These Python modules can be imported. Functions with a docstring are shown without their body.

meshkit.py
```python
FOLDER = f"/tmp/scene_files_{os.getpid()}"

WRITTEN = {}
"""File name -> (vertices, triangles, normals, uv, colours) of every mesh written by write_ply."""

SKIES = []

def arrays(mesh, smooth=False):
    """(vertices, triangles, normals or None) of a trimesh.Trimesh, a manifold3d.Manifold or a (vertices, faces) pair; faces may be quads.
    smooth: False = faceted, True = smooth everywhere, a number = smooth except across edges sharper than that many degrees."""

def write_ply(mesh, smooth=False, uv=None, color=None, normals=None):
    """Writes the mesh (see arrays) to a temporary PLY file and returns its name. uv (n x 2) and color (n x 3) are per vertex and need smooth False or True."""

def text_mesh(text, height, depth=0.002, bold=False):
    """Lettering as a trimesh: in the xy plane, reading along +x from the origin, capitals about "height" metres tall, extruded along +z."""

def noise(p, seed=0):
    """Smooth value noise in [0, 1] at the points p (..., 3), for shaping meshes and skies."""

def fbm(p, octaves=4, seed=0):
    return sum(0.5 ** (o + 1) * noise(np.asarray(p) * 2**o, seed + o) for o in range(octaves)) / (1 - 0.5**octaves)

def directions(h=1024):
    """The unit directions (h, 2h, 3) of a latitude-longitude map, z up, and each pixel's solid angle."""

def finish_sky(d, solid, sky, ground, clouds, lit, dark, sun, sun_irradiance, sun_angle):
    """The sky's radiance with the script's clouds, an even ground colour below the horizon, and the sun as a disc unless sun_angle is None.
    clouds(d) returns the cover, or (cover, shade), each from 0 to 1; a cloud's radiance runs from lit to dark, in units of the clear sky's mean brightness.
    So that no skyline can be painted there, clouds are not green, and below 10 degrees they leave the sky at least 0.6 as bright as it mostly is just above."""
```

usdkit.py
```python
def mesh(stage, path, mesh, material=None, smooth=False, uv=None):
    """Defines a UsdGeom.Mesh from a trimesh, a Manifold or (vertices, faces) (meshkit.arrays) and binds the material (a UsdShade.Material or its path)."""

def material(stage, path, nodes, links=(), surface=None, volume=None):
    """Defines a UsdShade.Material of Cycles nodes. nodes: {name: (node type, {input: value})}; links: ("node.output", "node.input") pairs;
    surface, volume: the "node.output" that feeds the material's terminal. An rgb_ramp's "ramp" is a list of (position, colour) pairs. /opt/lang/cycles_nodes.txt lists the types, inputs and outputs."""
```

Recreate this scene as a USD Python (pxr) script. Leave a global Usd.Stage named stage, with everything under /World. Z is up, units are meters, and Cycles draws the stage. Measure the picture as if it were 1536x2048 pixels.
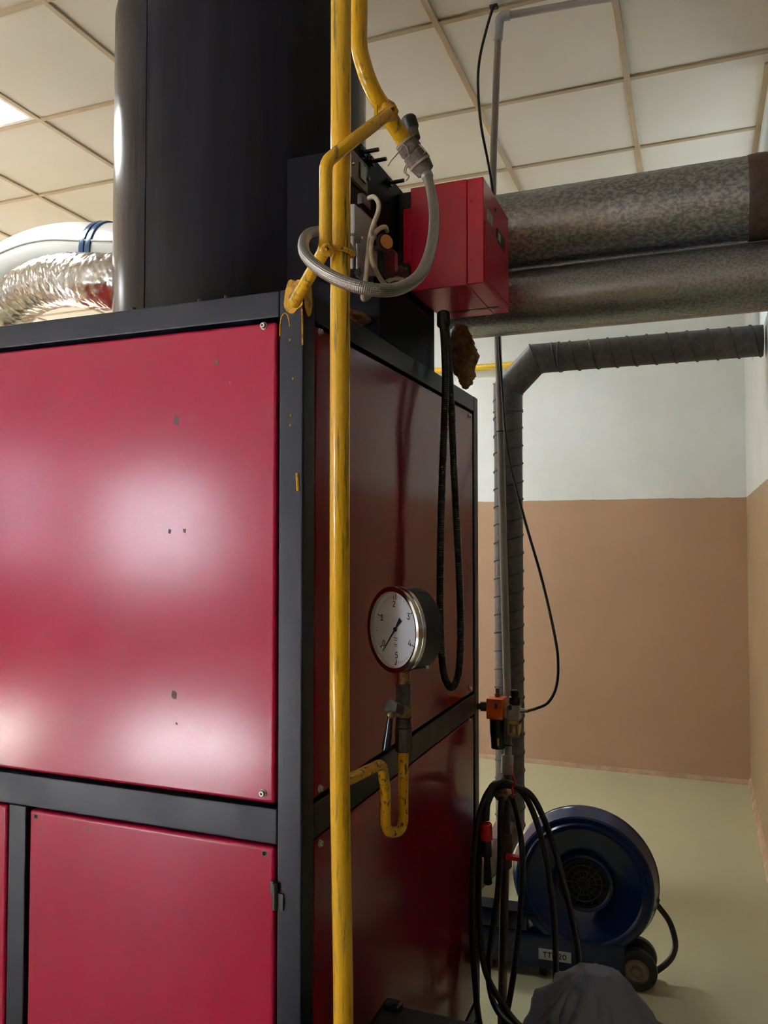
import math, random
import numpy as np, trimesh
from pxr import Usd, UsdGeom, UsdLux, UsdShade, Gf, Sdf
import usdkit, meshkit

# ------------------------------------------------------------------ stage, camera, light
stage = Usd.Stage.CreateInMemory()
UsdGeom.SetStageUpAxis(stage, 'Z'); UsdGeom.SetStageMetersPerUnit(stage, 1.0)
UsdGeom.Xform.Define(stage, '/World'); UsdGeom.Scope.Define(stage, '/World/Looks')

EYE = np.array([0, 0, 1.5]); YAW, PITCH, FPX = math.radians(21.25), math.radians(1.95), 1615.0
cam = UsdGeom.Camera.Define(stage, '/World/camera')
cam.AddTranslateOp().Set(Gf.Vec3d(*EYE)); cam.AddRotateXYZOp().Set(Gf.Vec3f(90 + 1.95, 0, 21.25))
cam.CreateHorizontalApertureAttr(24.0); cam.CreateVerticalApertureAttr(32.0); cam.CreateFocalLengthAttr(24.0 * FPX / 1536)
cam.CreateClippingRangeAttr((0.02, 100.0)); cam.CreateExposureAttr(0.12)

dome = UsdLux.DomeLight.Define(stage, '/World/sky'); dome.CreateIntensityAttr(1.0); dome.CreateColorAttr(Gf.Vec3f(.70, .85, 1.0))
sun = UsdLux.DistantLight.Define(stage, '/World/sun'); sun.CreateIntensityAttr(150.0); sun.CreateNormalizeAttr(True); sun.CreateAngleAttr(0.6); sun.CreateColorAttr(Gf.Vec3f(.93, .94, 1.0))
SUN_DIR = np.array([1.5, 1.7, -1.65])


def aim(prim, pos, d):
    """Places a light at pos with its -z axis along d."""
    z = -np.asarray(d, float); z /= np.linalg.norm(z)
    x = np.cross([0, 0, 1], z); x = x / np.linalg.norm(x) if np.linalg.norm(x) > 1e-6 else np.array([1., 0, 0]); y = np.cross(z, x)
    m = np.eye(4); m[0, :3], m[1, :3], m[2, :3], m[3, :3] = x, y, z, pos
    UsdGeom.Xformable(prim).AddTransformOp().Set(Gf.Matrix4d(*m.ravel().tolist()))


aim(sun, (-8, -8, 8), SUN_DIR)


def rect_light(name, pos, d, w, h, power, col):
    l = UsdLux.RectLight.Define(stage, '/World/' + name)
    l.CreateWidthAttr(w); l.CreateHeightAttr(h); l.CreateIntensityAttr(power); l.CreateColorAttr(Gf.Vec3f(*col)); aim(l, pos, d)


# daylight standing in the openings of the room's windows
XR, XL, YB, YF, ZC = 0.282, -7.6, 5.47, -4.0, 3.32          # room: right, left, back, front, ceiling
XE, YR = 5.5, 3.35                                          # unseen widening to the right, made up for the light: far and return walls
rect_light('daylight_front', (-4.9, YF - .16, 1.62), (0, 1, 0), 1.1, .95, 34.0, (.82, .88, 1.0))
rect_light('daylight_front_left', (-6.75, YF - .16, 1.85), (0, 1, 0), .7, 1.3, 14.0, (.72, .78, 1.0))
rect_light('daylight_back_left', (XL - .16, 4.3, 1.8), (1, 0, 0), 1.8, 1.6, 9.0, (.80, .90, 1.0))
rect_light('daylight_right', (XR + .26, 4.1, 2.85), (-1, 0, 0), 1.3, .7, 1.6, (.75, .87, 1.0))

# ------------------------------------------------------------------ naming and prims
used = {}


def numbered(parent, name):
    k = (parent, name); n = used.get(k, 0); used[k] = n + 1
    return name if n == 0 else f'{name}_{n:03d}'


LOC = {}


def meta(p, label=None, cat=None, group=None, kind=None):
    for k, v in (('label', label), ('category', cat), ('group', group), ('kind', kind)):
        if v: p.SetCustomDataByKey(k, v)


def thing(name, label, cat, loc=(0, 0, 0), group=None, kind=None):
    path = '/World/' + numbered('/World', name)
    x = UsdGeom.Xform.Define(stage, path); x.AddTranslateOp().Set(Gf.Vec3d(*map(float, loc))); LOC[path] = np.asarray(loc, float)
    meta(x.GetPrim(), label, cat, group, kind); return path


def part(name, mesh, mat, parent, label=None, smooth=35, kind=None):
    """A mesh prim under parent; mesh coordinates are the room's, stored relative to the thing's base."""
    path = parent + '/' + numbered(parent, name)
    loc = LOC.get('/'.join(parent.split('/')[:3]), np.zeros(3)); uv = None
    if isinstance(mesh, tuple):
        v, f, uv = mesh; smooth = True
        mesh = (np.asarray(v) - loc, f)
    else:
        mesh = trimesh.Trimesh(np.array(mesh.vertices) - loc, np.array(mesh.faces), process=False)
    m = usdkit.mesh(stage, path, mesh, MAT[mat], smooth=smooth, uv=uv)
    meta(m.GetPrim(), label, None, None, kind); return path


def solo(name, mesh, mat, label, cat, group=None, kind=None, smooth=35):
    p = part(name, mesh, mat, '/World', smooth=smooth); meta(stage.GetPrimAtPath(p), label, cat, group, kind); return p


def struct(name, mesh, mat, smooth=False, label=None):
    p = part(name, mesh, mat, '/World', smooth=smooth); meta(stage.GetPrimAtPath(p), label, None, None, 'structure'); return p


# ------------------------------------------------------------------ points in the room
_Fh = np.array([-math.sin(YAW), math.cos(YAW), 0]); _R = np.array([math.cos(YAW), math.sin(YAW), 0]); _U = np.array([0, 0, 1.])
_FW = _Fh * math.cos(PITCH) + _U * math.sin(PITCH); _UP = -_Fh * math.sin(PITCH) + _U * math.cos(PITCH)


def at(px, py, **k):
    """The point of the room seen at a place of the photograph, at a known X, Y or Z plane or distance d."""
    r = _FW + _R * (px - 768) / FPX - _UP * (py - 1024) / FPX
    (n, v), = k.items(); i = 'XYZ'.find(n)
    return EYE + r * (v if n == 'd' else (v - EYE[i]) / r[i])


# ------------------------------------------------------------------ shapes
cat_ = trimesh.util.concatenate


def box(x0, x1, y0, y1, z0, z1, b=0.0, n=2):
    x0, x1, y0, y1, z0, z1 = min(x0, x1), max(x0, x1), min(y0, y1), max(y0, y1), min(z0, z1), max(z0, z1)
    if b <= 0:
        m = trimesh.creation.box([x1 - x0, y1 - y0, z1 - z0]); m.apply_translation([(x0 + x1) / 2, (y0 + y1) / 2, (z0 + z1) / 2]); return m
    b = min(b, (x1 - x0) * .49, (y1 - y0) * .49, (z1 - z0) * .49)
    a = np.linspace(0, math.pi / 2, n + 1); pts = []
    for sx, cx in ((-1, x0 + b), (1, x1 - b)):
        for sy, cy in ((-1, y0 + b), (1, y1 - b)):
            for sz, cz in ((-1, z0 + b), (1, z1 - b)):
                for t in a:
                    for p in a:
                        pts.append([cx + sx * b * math.cos(t) * math.cos(p), cy + sy * b * math.cos(t) * math.sin(p), cz + sz * b * math.sin(t)])
    return trimesh.convex.convex_hull(np.array(pts))


def frame_of(d, up=(0, 0, 1)):
    z = np.asarray(d, float); z = z / np.linalg.norm(z)
    x = np.cross(up, z)
    if np.linalg.norm(x) < 1e-4: x = np.cross([0, 1, 0], z)
    x /= np.linalg.norm(x); y = np.cross(z, x); m = np.eye(4); m[:3, 0], m[:3, 1], m[:3, 2] = x, y, z; return m


def place(mesh, pos, d=(0, 0, 1), up=(0, 0, 1)):
    """Turns the mesh's z axis to d (its y axis towards up) and moves it to pos."""
    m = frame_of(d, up); m[:3, 3] = pos; mesh = mesh.copy(); mesh.apply_transform(m); return mesh


def lathe(profile, pos=(0, 0, 0), d=(0, 0, 1), n=48, up=(0, 0, 1)):
    """Revolves (radius, height) pairs about the axis d through pos."""
    m = trimesh.creation.revolve(np.array(profile, float), sections=n); return place(m, pos, d, up)


def rod(p0, p1, r, n=24, r1=None, b=0.0):
    p0, p1 = np.asarray(p0, float), np.asarray(p1, float); L = np.linalg.norm(p1 - p0); r1 = r if r1 is None else r1
    prof = [(0, 0), (r - b, 0), (r, b), (r1, L - b), (r1 - b, L), (0, L)] if b else [(0, 0), (r, 0), (r1, L), (0, L)]
    return lathe(prof, p0, p1 - p0, n)


def spline(pts, n=12):
    p = np.asarray(pts, float); q = np.vstack([2 * p[0] - p[1], p, 2 * p[-1] - p[-2]]); out = []
    for i in range(1, len(q) - 2):
        for t in np.linspace(0, 1, n, endpoint=False):
            a, b, c, d = q[i - 1], q[i], q[i + 1], q[i + 2]
            out.append(.5 * (2 * b + (c - a) * t + (2 * a - 5 * b + 4 * c - d) * t * t + (3 * b - a - 3 * c + d) * t ** 3))
    out.append(p[-1]); return np.array(out)


def resample(path, step):
    p = np.asarray(path, float); s = np.r_[0, np.cumsum(np.linalg.norm(np.diff(p, axis=0), axis=1))]
    t = np.linspace(0, s[-1], max(2, int(round(s[-1] / step)) + 1)); return np.stack([np.interp(t, s, p[:, k]) for k in range(3)], 1)


def tube(path, r, n=20, disp=None):
    """Sweeps a circle along the path: (vertices, faces, uv) with u in metres along it and v round it. r may vary along the path; disp(u, a) adds to it."""
    p = np.asarray(path, float); k = len(p); t = np.gradient(p, axis=0); t /= np.linalg.norm(t, axis=1, keepdims=True) + 1e-12
    a = np.cross(t[0], [0, 0, 1.]); a = a if np.linalg.norm(a) > 1e-3 else np.cross(t[0], [0, 1., 0]); a /= np.linalg.norm(a); A = [a]
    for i in range(1, k):
        a = A[-1] - t[i] * (A[-1] @ t[i]); A.append(a / np.linalg.norm(a))
    A = np.array(A); B = np.cross(t, A); s = np.r_[0, np.cumsum(np.linalg.norm(np.diff(p, axis=0), axis=1))]
    ang = np.linspace(0, 2 * math.pi, n + 1); rr = np.broadcast_to(np.asarray(r, float), (k,))[:, None] * np.ones(n + 1)
    if disp is not None: rr = rr + disp(s[:, None], ang[None, :])
    v = p[:, None] + rr[..., None] * (np.cos(ang)[None, :, None] * A[:, None] + np.sin(ang)[None, :, None] * B[:, None])
    uv = np.stack([np.broadcast_to(s[:, None], (k, n + 1)), np.broadcast_to(ang / (2 * math.pi), (k, n + 1))], -1).reshape(-1, 2)
    i, j = np.meshgrid(np.arange(k - 1), np.arange(n), indexing='ij'); q = i * (n + 1) + j
    f = np.stack([q, q + 1, q + n + 2, q + n + 1], -1).reshape(-1, 4); f = np.vstack([f[:, [0, 1, 2]], f[:, [0, 2, 3]]])
    V, Fc, UV = [v.reshape(-1, 3)], [f], [uv]; base = k * (n + 1)
    for e, flip in ((0, True), (k - 1, False)):
        V += [v[e], p[e][None]]; UV += [np.zeros((n + 2, 2))]
        tri = np.stack([np.arange(n), np.arange(1, n + 1), np.full(n, n + 1)], 1) + base
        Fc.append(tri[:, ::-1] if flip else tri); base += n + 2
    return np.vstack(V), np.vstack(Fc), np.vstack(UV)


def tm(t):
    return trimesh.Trimesh(t[0], t[1], process=False)


def rounded(pts, r, n=8):
    """A polyline with its inner corners rounded by radius r."""
    p = [np.asarray(q, float) for q in pts]; out = [p[0]]
    for a, b, c in zip(p, p[1:], p[2:]):
        u, w = (a - b), (c - b); lu, lw = np.linalg.norm(u), np.linalg.norm(w); u, w = u / lu, w / lw
        k = min(r / max(math.tan(math.acos(np.clip(u @ w, -1, 1)) / 2), .05), lu * .49, lw * .49)
        for t in np.linspace(0, 1, n): out.append((1 - t) ** 2 * (b + u * k) + 2 * t * (1 - t) * b + t * t * (b + w * k))
    out.append(p[-1]); return np.array(out)


def hexprism(p0, p1, r, turn=0.0):
    m = trimesh.creation.cylinder(r, np.linalg.norm(np.subtract(p1, p0)), sections=6); m.apply_transform(trimesh.transformations.rotation_matrix(turn, [0, 0, 1]))
    m = trimesh.Trimesh(m.vertices, m.faces); return place(m, (np.asarray(p0) + p1) / 2, np.subtract(p1, p0))


def extrude(poly_pts, depth):
    from shapely.geometry import Polygon
    return trimesh.creation.extrude_polygon(Polygon(poly_pts).buffer(0), depth, engine='earcut')


# ------------------------------------------------------------------ materials
MAT = {}


def srgb(r, g, b):
    return tuple((c / 255 / 12.92 if c / 255 <= .04045 else ((c / 255 + .055) / 1.055) ** 2.4) for c in (r, g, b))


def mat(name, col, rough=.5, col2=None, scale=(6, 6, 6), lo=.45, hi=.65, metallic=0.0, rough2=None, bump=0.0, bscale=40, spec=.5, detail=4, coat=0, extra=None):
    """Principled paint: noise (stretched by scale, in room space) mixes col towards col2 and rough towards rough2; a fine bump."""
    n = {'geo': ('geometry', {}), 'p': ('principled_bsdf', {'base_color': col, 'roughness': rough, 'metallic': metallic, 'specular_ior_level': spec, 'coat_weight': coat})}; l = []
    if col2 is not None or rough2 is not None:
        n['m'] = ('mapping', {'scale': scale}); n['n'] = ('noise_texture', {'scale': 1.0, 'detail': float(detail), 'roughness': .6})
        n['r'] = ('map_range', {'from_min': lo, 'from_max': hi, 'to_min': 0.0, 'to_max': 1.0, 'clamp': True})
        l += [('geo.position', 'm.vector'), ('m.vector', 'n.vector'), ('n.fac', 'r.value')]
        if col2 is not None:
            n['c'] = ('mix_color', {'a': col, 'b': col2}); l += [('r.result', 'c.fac'), ('c.result', 'p.base_color')]
        if rough2 is not None:
            n['q'] = ('mix_float', {'a': float(rough), 'b': float(rough2)}); l += [('r.result', 'q.fac'), ('q.result', 'p.roughness')]
    if bump:
        n['bn'] = ('noise_texture', {'scale': float(bscale), 'detail': 3.0}); n['b'] = ('bump', {'strength': float(bump), 'distance': .004})
        l += [('geo.position', 'bn.vector'), ('bn.fac', 'b.height'), ('b.normal', 'p.normal')]
    MAT[name] = usdkit.material(stage, '/World/Looks/' + name, n, l, surface='p.BSDF')


mat('frame_black', (.006, .008, .018), .42, (.011, .014, .028), (9, 9, 9), .5, .75, spec=.27, rough2=.55, bump=.04, bscale=300)
mat('box_black', (.005, .005, .008), .5, spec=.06)
mat('tank_black', (.006, .006, .010), .20, spec=.13, col2=(.011, .011, .018), scale=(14, 14, .9), lo=.5, hi=.72, rough2=.24)
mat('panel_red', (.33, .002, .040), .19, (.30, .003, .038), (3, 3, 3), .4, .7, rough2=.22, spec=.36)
mat('side_red_shaded', (.19, .0022, .013), .13, (.17, .0025, .012), (3, 3, 3), .4, .7, rough2=.18, spec=.2)  # same red paint as the front panels, darkened for the shaded side
mat('top_red', (.36, .03, .02), .4)
mat('burner_red', (.56, .006, .042), .28)
mat('yellow_pipe', (.86, .49, .014), .18, (.16, .13, .018), (120, 120, 7), .56, .68, rough2=.45, detail=5, coat=.4)
mat('yellow_mottled', (.72, .37, .012), .26, (.05, .04, .012), (150, 150, 70), .55, .63, rough2=.5, detail=5)
mat('yellow_blotch', (.70, .38, .018), .45, (.34, .17, .014), (60, 60, 60), .5, .62, bump=.5, bscale=120)
mat('wall_pipe_yellow', (.75, .48, .02), .4)
mat('brass', (.30, .19, .09), .42, (.12, .08, .05), (80, 80, 80), .45, .65, metallic=.7)
mat('iron', (.06, .052, .054), .5, (.03, .027, .028), (60, 60, 60), .45, .65, metallic=.15, spec=.3)
mat('rusty_pipe', (.085, .05, .04), .55, (.04, .025, .02), (50, 50, 20), .45, .65, metallic=.2)
mat('fitting_wrap', (.17, .13, .115), .7, (.07, .05, .045), (90, 90, 90), .4, .65, bump=.6, bscale=200)
mat('hemp', (.45, .36, .27), .9)
mat('chrome', (.75, .74, .72), .16, metallic=1.0)
mat('steel', (.55, .55, .56), .32, metallic=1.0)
mat('aluminium', (.52, .53, .55), .38, (.38, .38, .40), (30, 30, 30), .4, .7, metallic=.85)
mat('galvanised', (.29, .305, .33), .34, (.58, .605, .64), (75, 110, 110), .42, .64, metallic=.92, rough2=.5, detail=3)
mat('galvanised_plain', (.31, .32, .35), .30, (.42, .43, .46), (120, 160, 160), .4, .68, metallic=.92, rough2=.43, detail=2)
mat('spiral_steel', (.075, .072, .074), .48, (.11, .106, .108), (40, 40, 40), .4, .7, rough2=.58, spec=.14)
mat('seam_steel', (.05, .048, .05), .5, spec=.2)
mat('matte_black', (.008, .009, .012), .8, spec=.1)
mat('room_grey', (.22, .19, .16), .7)
mat('foil', (.62, .61, .60), .20, (.46, .44, .42), (22, 22, 22), .4, .7, metallic=1.0, rough2=.34, bump=.5, bscale=45)
mat('white_duct', (.44, .445, .42), .35, bump=.03)
mat('blue_strap', (.01, .045, .12), .25)
mat('black_plastic', (.010, .010, .012), .42)
mat('black_gloss', (.012, .013, .022), .2)
mat('rubber', (.014, .0145, .014), .48, (.024, .024, .022), (40, 40, 40), .45, .7)
mat('conduit', (.013, .012, .013), .40)
mat('cable_white', (.55, .48, .38), .5)
mat('grey_box', (.46, .46, .46), .5)
mat('mauve_box', (.26, .19, .20), .5)
mat('tan_gasket', (.24, .19, .15), .6, (.17, .13, .10), (50, 50, 50))
mat('orange_paint', (.80, .13, .015), .42)
mat('orange_button', (.75, .28, .06), .5)
mat('red_plastic', (.55, .01, .012), .4)
mat('red_string', (.55, .01, .03), .6)
mat('amber_plastic', (.55, .38, .10), .3)
mat('reg_grey', (.40, .35, .32), .5)
mat('pipe_plastic', (.36, .335, .30), .5)
mat('pipe_brown', (.22, .17, .145), .5)
mat('wool', (.30, .165, .075), .95, (.19, .095, .04), (35, 35, 22), .4, .62, bump=1.0, bscale=90)
mat('fan_blue', (.003, .013, .062), .2)
mat('wheel_hub', (.25, .17, .14), .5)
mat('print_black', (.02, .02, .03), .6)
mat('print_red', (.70, .05, .05), .6)
mat('dial_white', (.86, .89, .96), .5)
mat('sticker', (.55, .55, .58), .5)
mat('tile_white', (.71, .67, .59), .8, (.67, .625, .53), (1.3, 1.3, 1.3), .4, .65, bump=.10, bscale=260)
mat('tee_bar', (.42, .335, .215), .6, (.36, .25, .13), (4, 4, 4), .5, .7)
mat('window_white', (.72, .72, .68), .4)
mat('window_brown', (.25, .15, .09), .5)
mat('plaster', (.44, .30, .21), .8, (.34, .22, .14), (9, 9, 9), .45, .6, bump=.5, bscale=60)
mat('chip', (.17, .115, .125), .8, spec=.1)
mat('sheet_white', (.85, .85, .85), .7)


def two_tone(name, top, low, zline, floor_band=None):
    """Wall paint in two fields: the dado below zline (its edge brushed a little unevenly), with faint blotches."""
    n = {'geo': ('geometry', {}), 'p': ('principled_bsdf', {'roughness': .5, 'specular_ior_level': .35}), 's': ('separate_xyz', {}),
         'e': ('noise_texture', {'scale': 14.0, 'detail': 4.0}), 'em': ('math', {'math_type': 'multiply_add', 'value2': .012, 'value3': -.006}), 'z': ('math', {'math_type': 'add'}),
         'lt': ('math', {'math_type': 'less_than', 'value2': zline}), 'c': ('mix_color', {'a': top, 'b': low}),
         'n': ('noise_texture', {'scale': 1.7, 'detail': 5.0, 'roughness': .6}), 'r': ('map_range', {'from_min': .3, 'from_max': .7, 'to_min': .93, 'to_max': 1.05}),
         'v': ('hsv', {}), 'bn': ('noise_texture', {'scale': 55.0, 'detail': 4.0}), 'b': ('bump', {'strength': .12, 'distance': .004})}
    l = [('geo.position', 's.vector'), ('geo.position', 'e.vector'), ('e.fac', 'em.value1'), ('em.value', 'z.value1'), ('s.z', 'z.value2'), ('z.value', 'lt.value1'), ('lt.value', 'c.fac'),
         ('geo.position', 'n.vector'), ('n.fac', 'r.value'), ('r.result', 'v.value'), ('c.result', 'v.color'), ('v.color', 'p.base_color'), ('geo.position', 'bn.vector'), ('bn.fac', 'b.height'), ('b.normal', 'p.normal')]
    MAT[name] = usdkit.material(stage, '/World/Looks/' + name, n, l, surface='p.BSDF')


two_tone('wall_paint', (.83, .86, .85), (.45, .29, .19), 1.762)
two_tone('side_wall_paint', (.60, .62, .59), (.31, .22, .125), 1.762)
mat('floor_paint', (.50, .49, .31), .28, (.46, .45, .28), (1.2, 1.2, 1.2), .35, .65, rough2=.36, bump=.03, bscale=8)


def uv_mat(name, build):
    n, l = build(); MAT[name] = usdkit.material(stage, '/World/Looks/' + name, n, l, surface='p.BSDF')


def braid():
    """Steel braid: two crossing sets of fine strands, laid out along the hose."""
    n = {'a': ('attribute', {'attribute': 'st'}), 's': ('separate_xyz', {}), 'u': ('math', {'math_type': 'multiply', 'value2': 1500.0}), 'v': ('math', {'math_type': 'multiply', 'value2': 62.83}),
         'p1': ('math', {'math_type': 'add'}), 'p2': ('math', {'math_type': 'subtract'}), 's1': ('math', {'math_type': 'sine'}), 's2': ('math', {'math_type': 'sine'}), 'mx': ('math', {'math_type': 'multiply'}),
         'r': ('map_range', {'from_min': -1.0, 'from_max': 1.0}), 'c': ('mix_color', {'a': (.22, .21, .20), 'b': (.48, .47, .45)}), 'b': ('bump', {'strength': .6, 'distance': .0012}),
         'p': ('principled_bsdf', {'metallic': .8, 'roughness': .36})}
    l = [('a.vector', 's.vector'), ('s.x', 'u.value1'), ('s.y', 'v.value1'), ('u.value', 'p1.value1'), ('v.value', 'p1.value2'), ('u.value', 'p2.value1'), ('v.value', 'p2.value2'), ('p1.value', 's1.value1'), ('p2.value', 's2.value1'),
         ('s1.value', 'mx.value1'), ('s2.value', 'mx.value2'), ('mx.value', 'r.value'), ('r.result', 'c.fac'), ('c.result', 'p.base_color'), ('r.result', 'b.height'), ('b.normal', 'p.normal')]
    return n, l


uv_mat('braid', braid)
MAT['pane'] = usdkit.material(stage, '/World/Looks/pane', {'t': ('transparent_bsdf', {}), 'g': ('glossy_bsdf', {'roughness': .02, 'color': (1, 1, 1)}), 'f': ('fresnel', {'IOR': 1.45}), 'geo': ('geometry', {}), 'i': ('math', {'math_type': 'subtract', 'value1': 1.0}), 'x': ('math', {'math_type': 'multiply'}), 'm': ('mix_closure', {})},
                              [('geo.backfacing', 'i.value2'), ('i.value', 'x.value1'), ('f.fac', 'x.value2'), ('x.value', 'm.fac'), ('t.BSDF', 'm.closure1'), ('g.BSDF', 'm.closure2')], surface='m.closure')
MAT['lamp_glow'] = usdkit.material(stage, '/World/Looks/lamp_glow', {'e': ('emission', {'color': (.95, .98, 1.0), 'strength': 27.0})}, [], surface='e.emission')
MAT['bag_film'] = usdkit.material(stage, '/World/Looks/bag_film', {'p': ('principled_bsdf', {'base_color': (.24, .25, .38), 'roughness': .26}), 't': ('translucent_bsdf', {'color': (.35, .35, .40)}), 'tr': ('transparent_bsdf', {}), 'm': ('mix_closure', {'fac': .35}), 'm2': ('mix_closure', {'fac': .28})},
                                  [('p.BSDF', 'm.closure1'), ('t.BSDF', 'm.closure2'), ('m.closure', 'm2.closure1'), ('tr.BSDF', 'm2.closure2')], surface='m2.closure')


# ------------------------------------------------------------------ the room
def wall_with_openings(axis, p0, p1, a0, a1, holes):
    """A wall slab between p0 and p1 on its axis ('x' or 'y'), from a0 to a1 along, floor to above the ceiling, with (u0, u1, z0, z1) openings."""
    us = sorted({a0, a1, *[h[0] for h in holes], *[h[1] for h in holes]}); zs = sorted({-.1, ZC + .1, *[h[2] for h in holes], *[h[3] for h in holes]}); parts = []
    for u0, u1 in zip(us, us[1:]):
        for z0, z1 in zip(zs, zs[1:]):
            if any(h[0] <= u0 and u1 <= h[1] and h[2] <= z0 and z1 <= h[3] for h in holes): continue
            parts.append(box(p0, p1, u0, u1, z0, z1) if axis == 'x' else box(u0, u1, p0, p1, z0, z1))
    return cat_(parts)


def window(axis, face, depth, u0, u1, z0, z1, cols, rows, mat_name='window_white'):
    """Frame, mullions and panes in an opening; face is the wall's room side, depth points outwards."""
    n = 1 + sum(k[1].startswith('window_') for k in used if k[0] == '/World')
    t = '/World/' + numbered('/World', f'window_{n}'); UsdGeom.Xform.Define(stage, t); meta(stage.GetPrimAtPath(t), 'white framed window with glass panes', None, None, 'structure')
    B = (lambda a0, a1, b0, b1, d0, d1, e=0: box(face + depth * d0, face + depth * d1, a0, a1, b0, b1, e)) if axis == 'x' else (lambda a0, a1, b0, b1, d0, d1, e=0: box(a0, a1, face + depth * d0, face + depth * d1, b0, b1, e))
    w = .045
    for a in ((u0, u0 + w, z0, z1), (u1 - w, u1, z0, z1), (u0 + w, u1 - w, z0, z0 + w), (u0 + w, u1 - w, z1 - w, z1)): part('frame_bar', B(*a, .04, .10, .005), mat_name, t)
    for i in range(1, cols): c = u0 + (u1 - u0) * i / cols; part('mullion', B(c - .02, c + .02, z0 + w, z1 - w, .05, .09, .004), mat_name, t)
    for i in range(1, rows): c = z0 + (z1 - z0) * i / rows; part('mullion', B(u0 + w, u1 - w, c - .02, c + .02, .052, .088, .004), mat_name, t)
    for i in range(cols):
        for j in range(rows):
            a, b, c, d = u0 + (u1 - u0) * i / cols, u0 + (u1 - u0) * (i + 1) / cols, z0 + (z1 - z0) * j / rows, z0 + (z1 - z0) * (j + 1) / rows
            part('pane', B(a, b, c, d, .068, .072), 'pane', t, smooth=False)


RW = (3.45, 4.75, 2.45, 3.27)
struct('floor', box(XL - .3, XE + .3, YF - .3, YB + .3, -.12, 0), 'floor_paint')
struct('wall_back', wall_with_openings('y', YB, YB + .22, XL - .22, XR + .22, []), 'wall_paint')
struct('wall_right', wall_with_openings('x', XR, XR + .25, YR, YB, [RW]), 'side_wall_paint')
struct('wall_left', wall_with_openings('x', XL - .15, XL, YF - .2, YB, [(3.4, 5.2, 1.0, 2.6)]), 'wall_paint')
struct('baseboard_back', extrude([(0, 0), (-.016, 0), (-.013, .010), (-.004, .026), (0, .028)], XR - XL).apply_transform(np.array([[0, 0, 1, XL], [1, 0, 0, YB], [0, 1, 0, 0], [0, 0, 0, 1.]])), 'plaster')
struct('baseboard_right', extrude([(0, 0), (-.020, 0), (-.016, .014), (-.005, .040), (0, .044)], YB - YR).apply_transform(np.array([[1, 0, 0, XR], [0, 0, 1, YR], [0, 1, 0, 0], [0, 0, 0, 1.]])), 'plaster')
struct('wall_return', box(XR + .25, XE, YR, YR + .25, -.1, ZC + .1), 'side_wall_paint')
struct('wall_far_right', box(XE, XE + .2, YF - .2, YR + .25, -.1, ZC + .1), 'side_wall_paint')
struct('wall_front', wall_with_openings('y', YF - .15, YF, XL, XE, [(-5.45, -4.35, 1.15, 2.1), (-7.1, -6.4, 1.2, 2.5)]), 'wall_paint')
window('x', XR, 1, *RW, 3, 1)
window('y', YF, -1, -5.45, -4.35, 1.15, 2.1, 2, 1)
window('y', YF, -1, -7.1, -6.4, 1.2, 2.5, 2, 1)
window('x', XL, -1, 3.4, 5.2, 1.0, 2.6, 3, 1)

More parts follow.
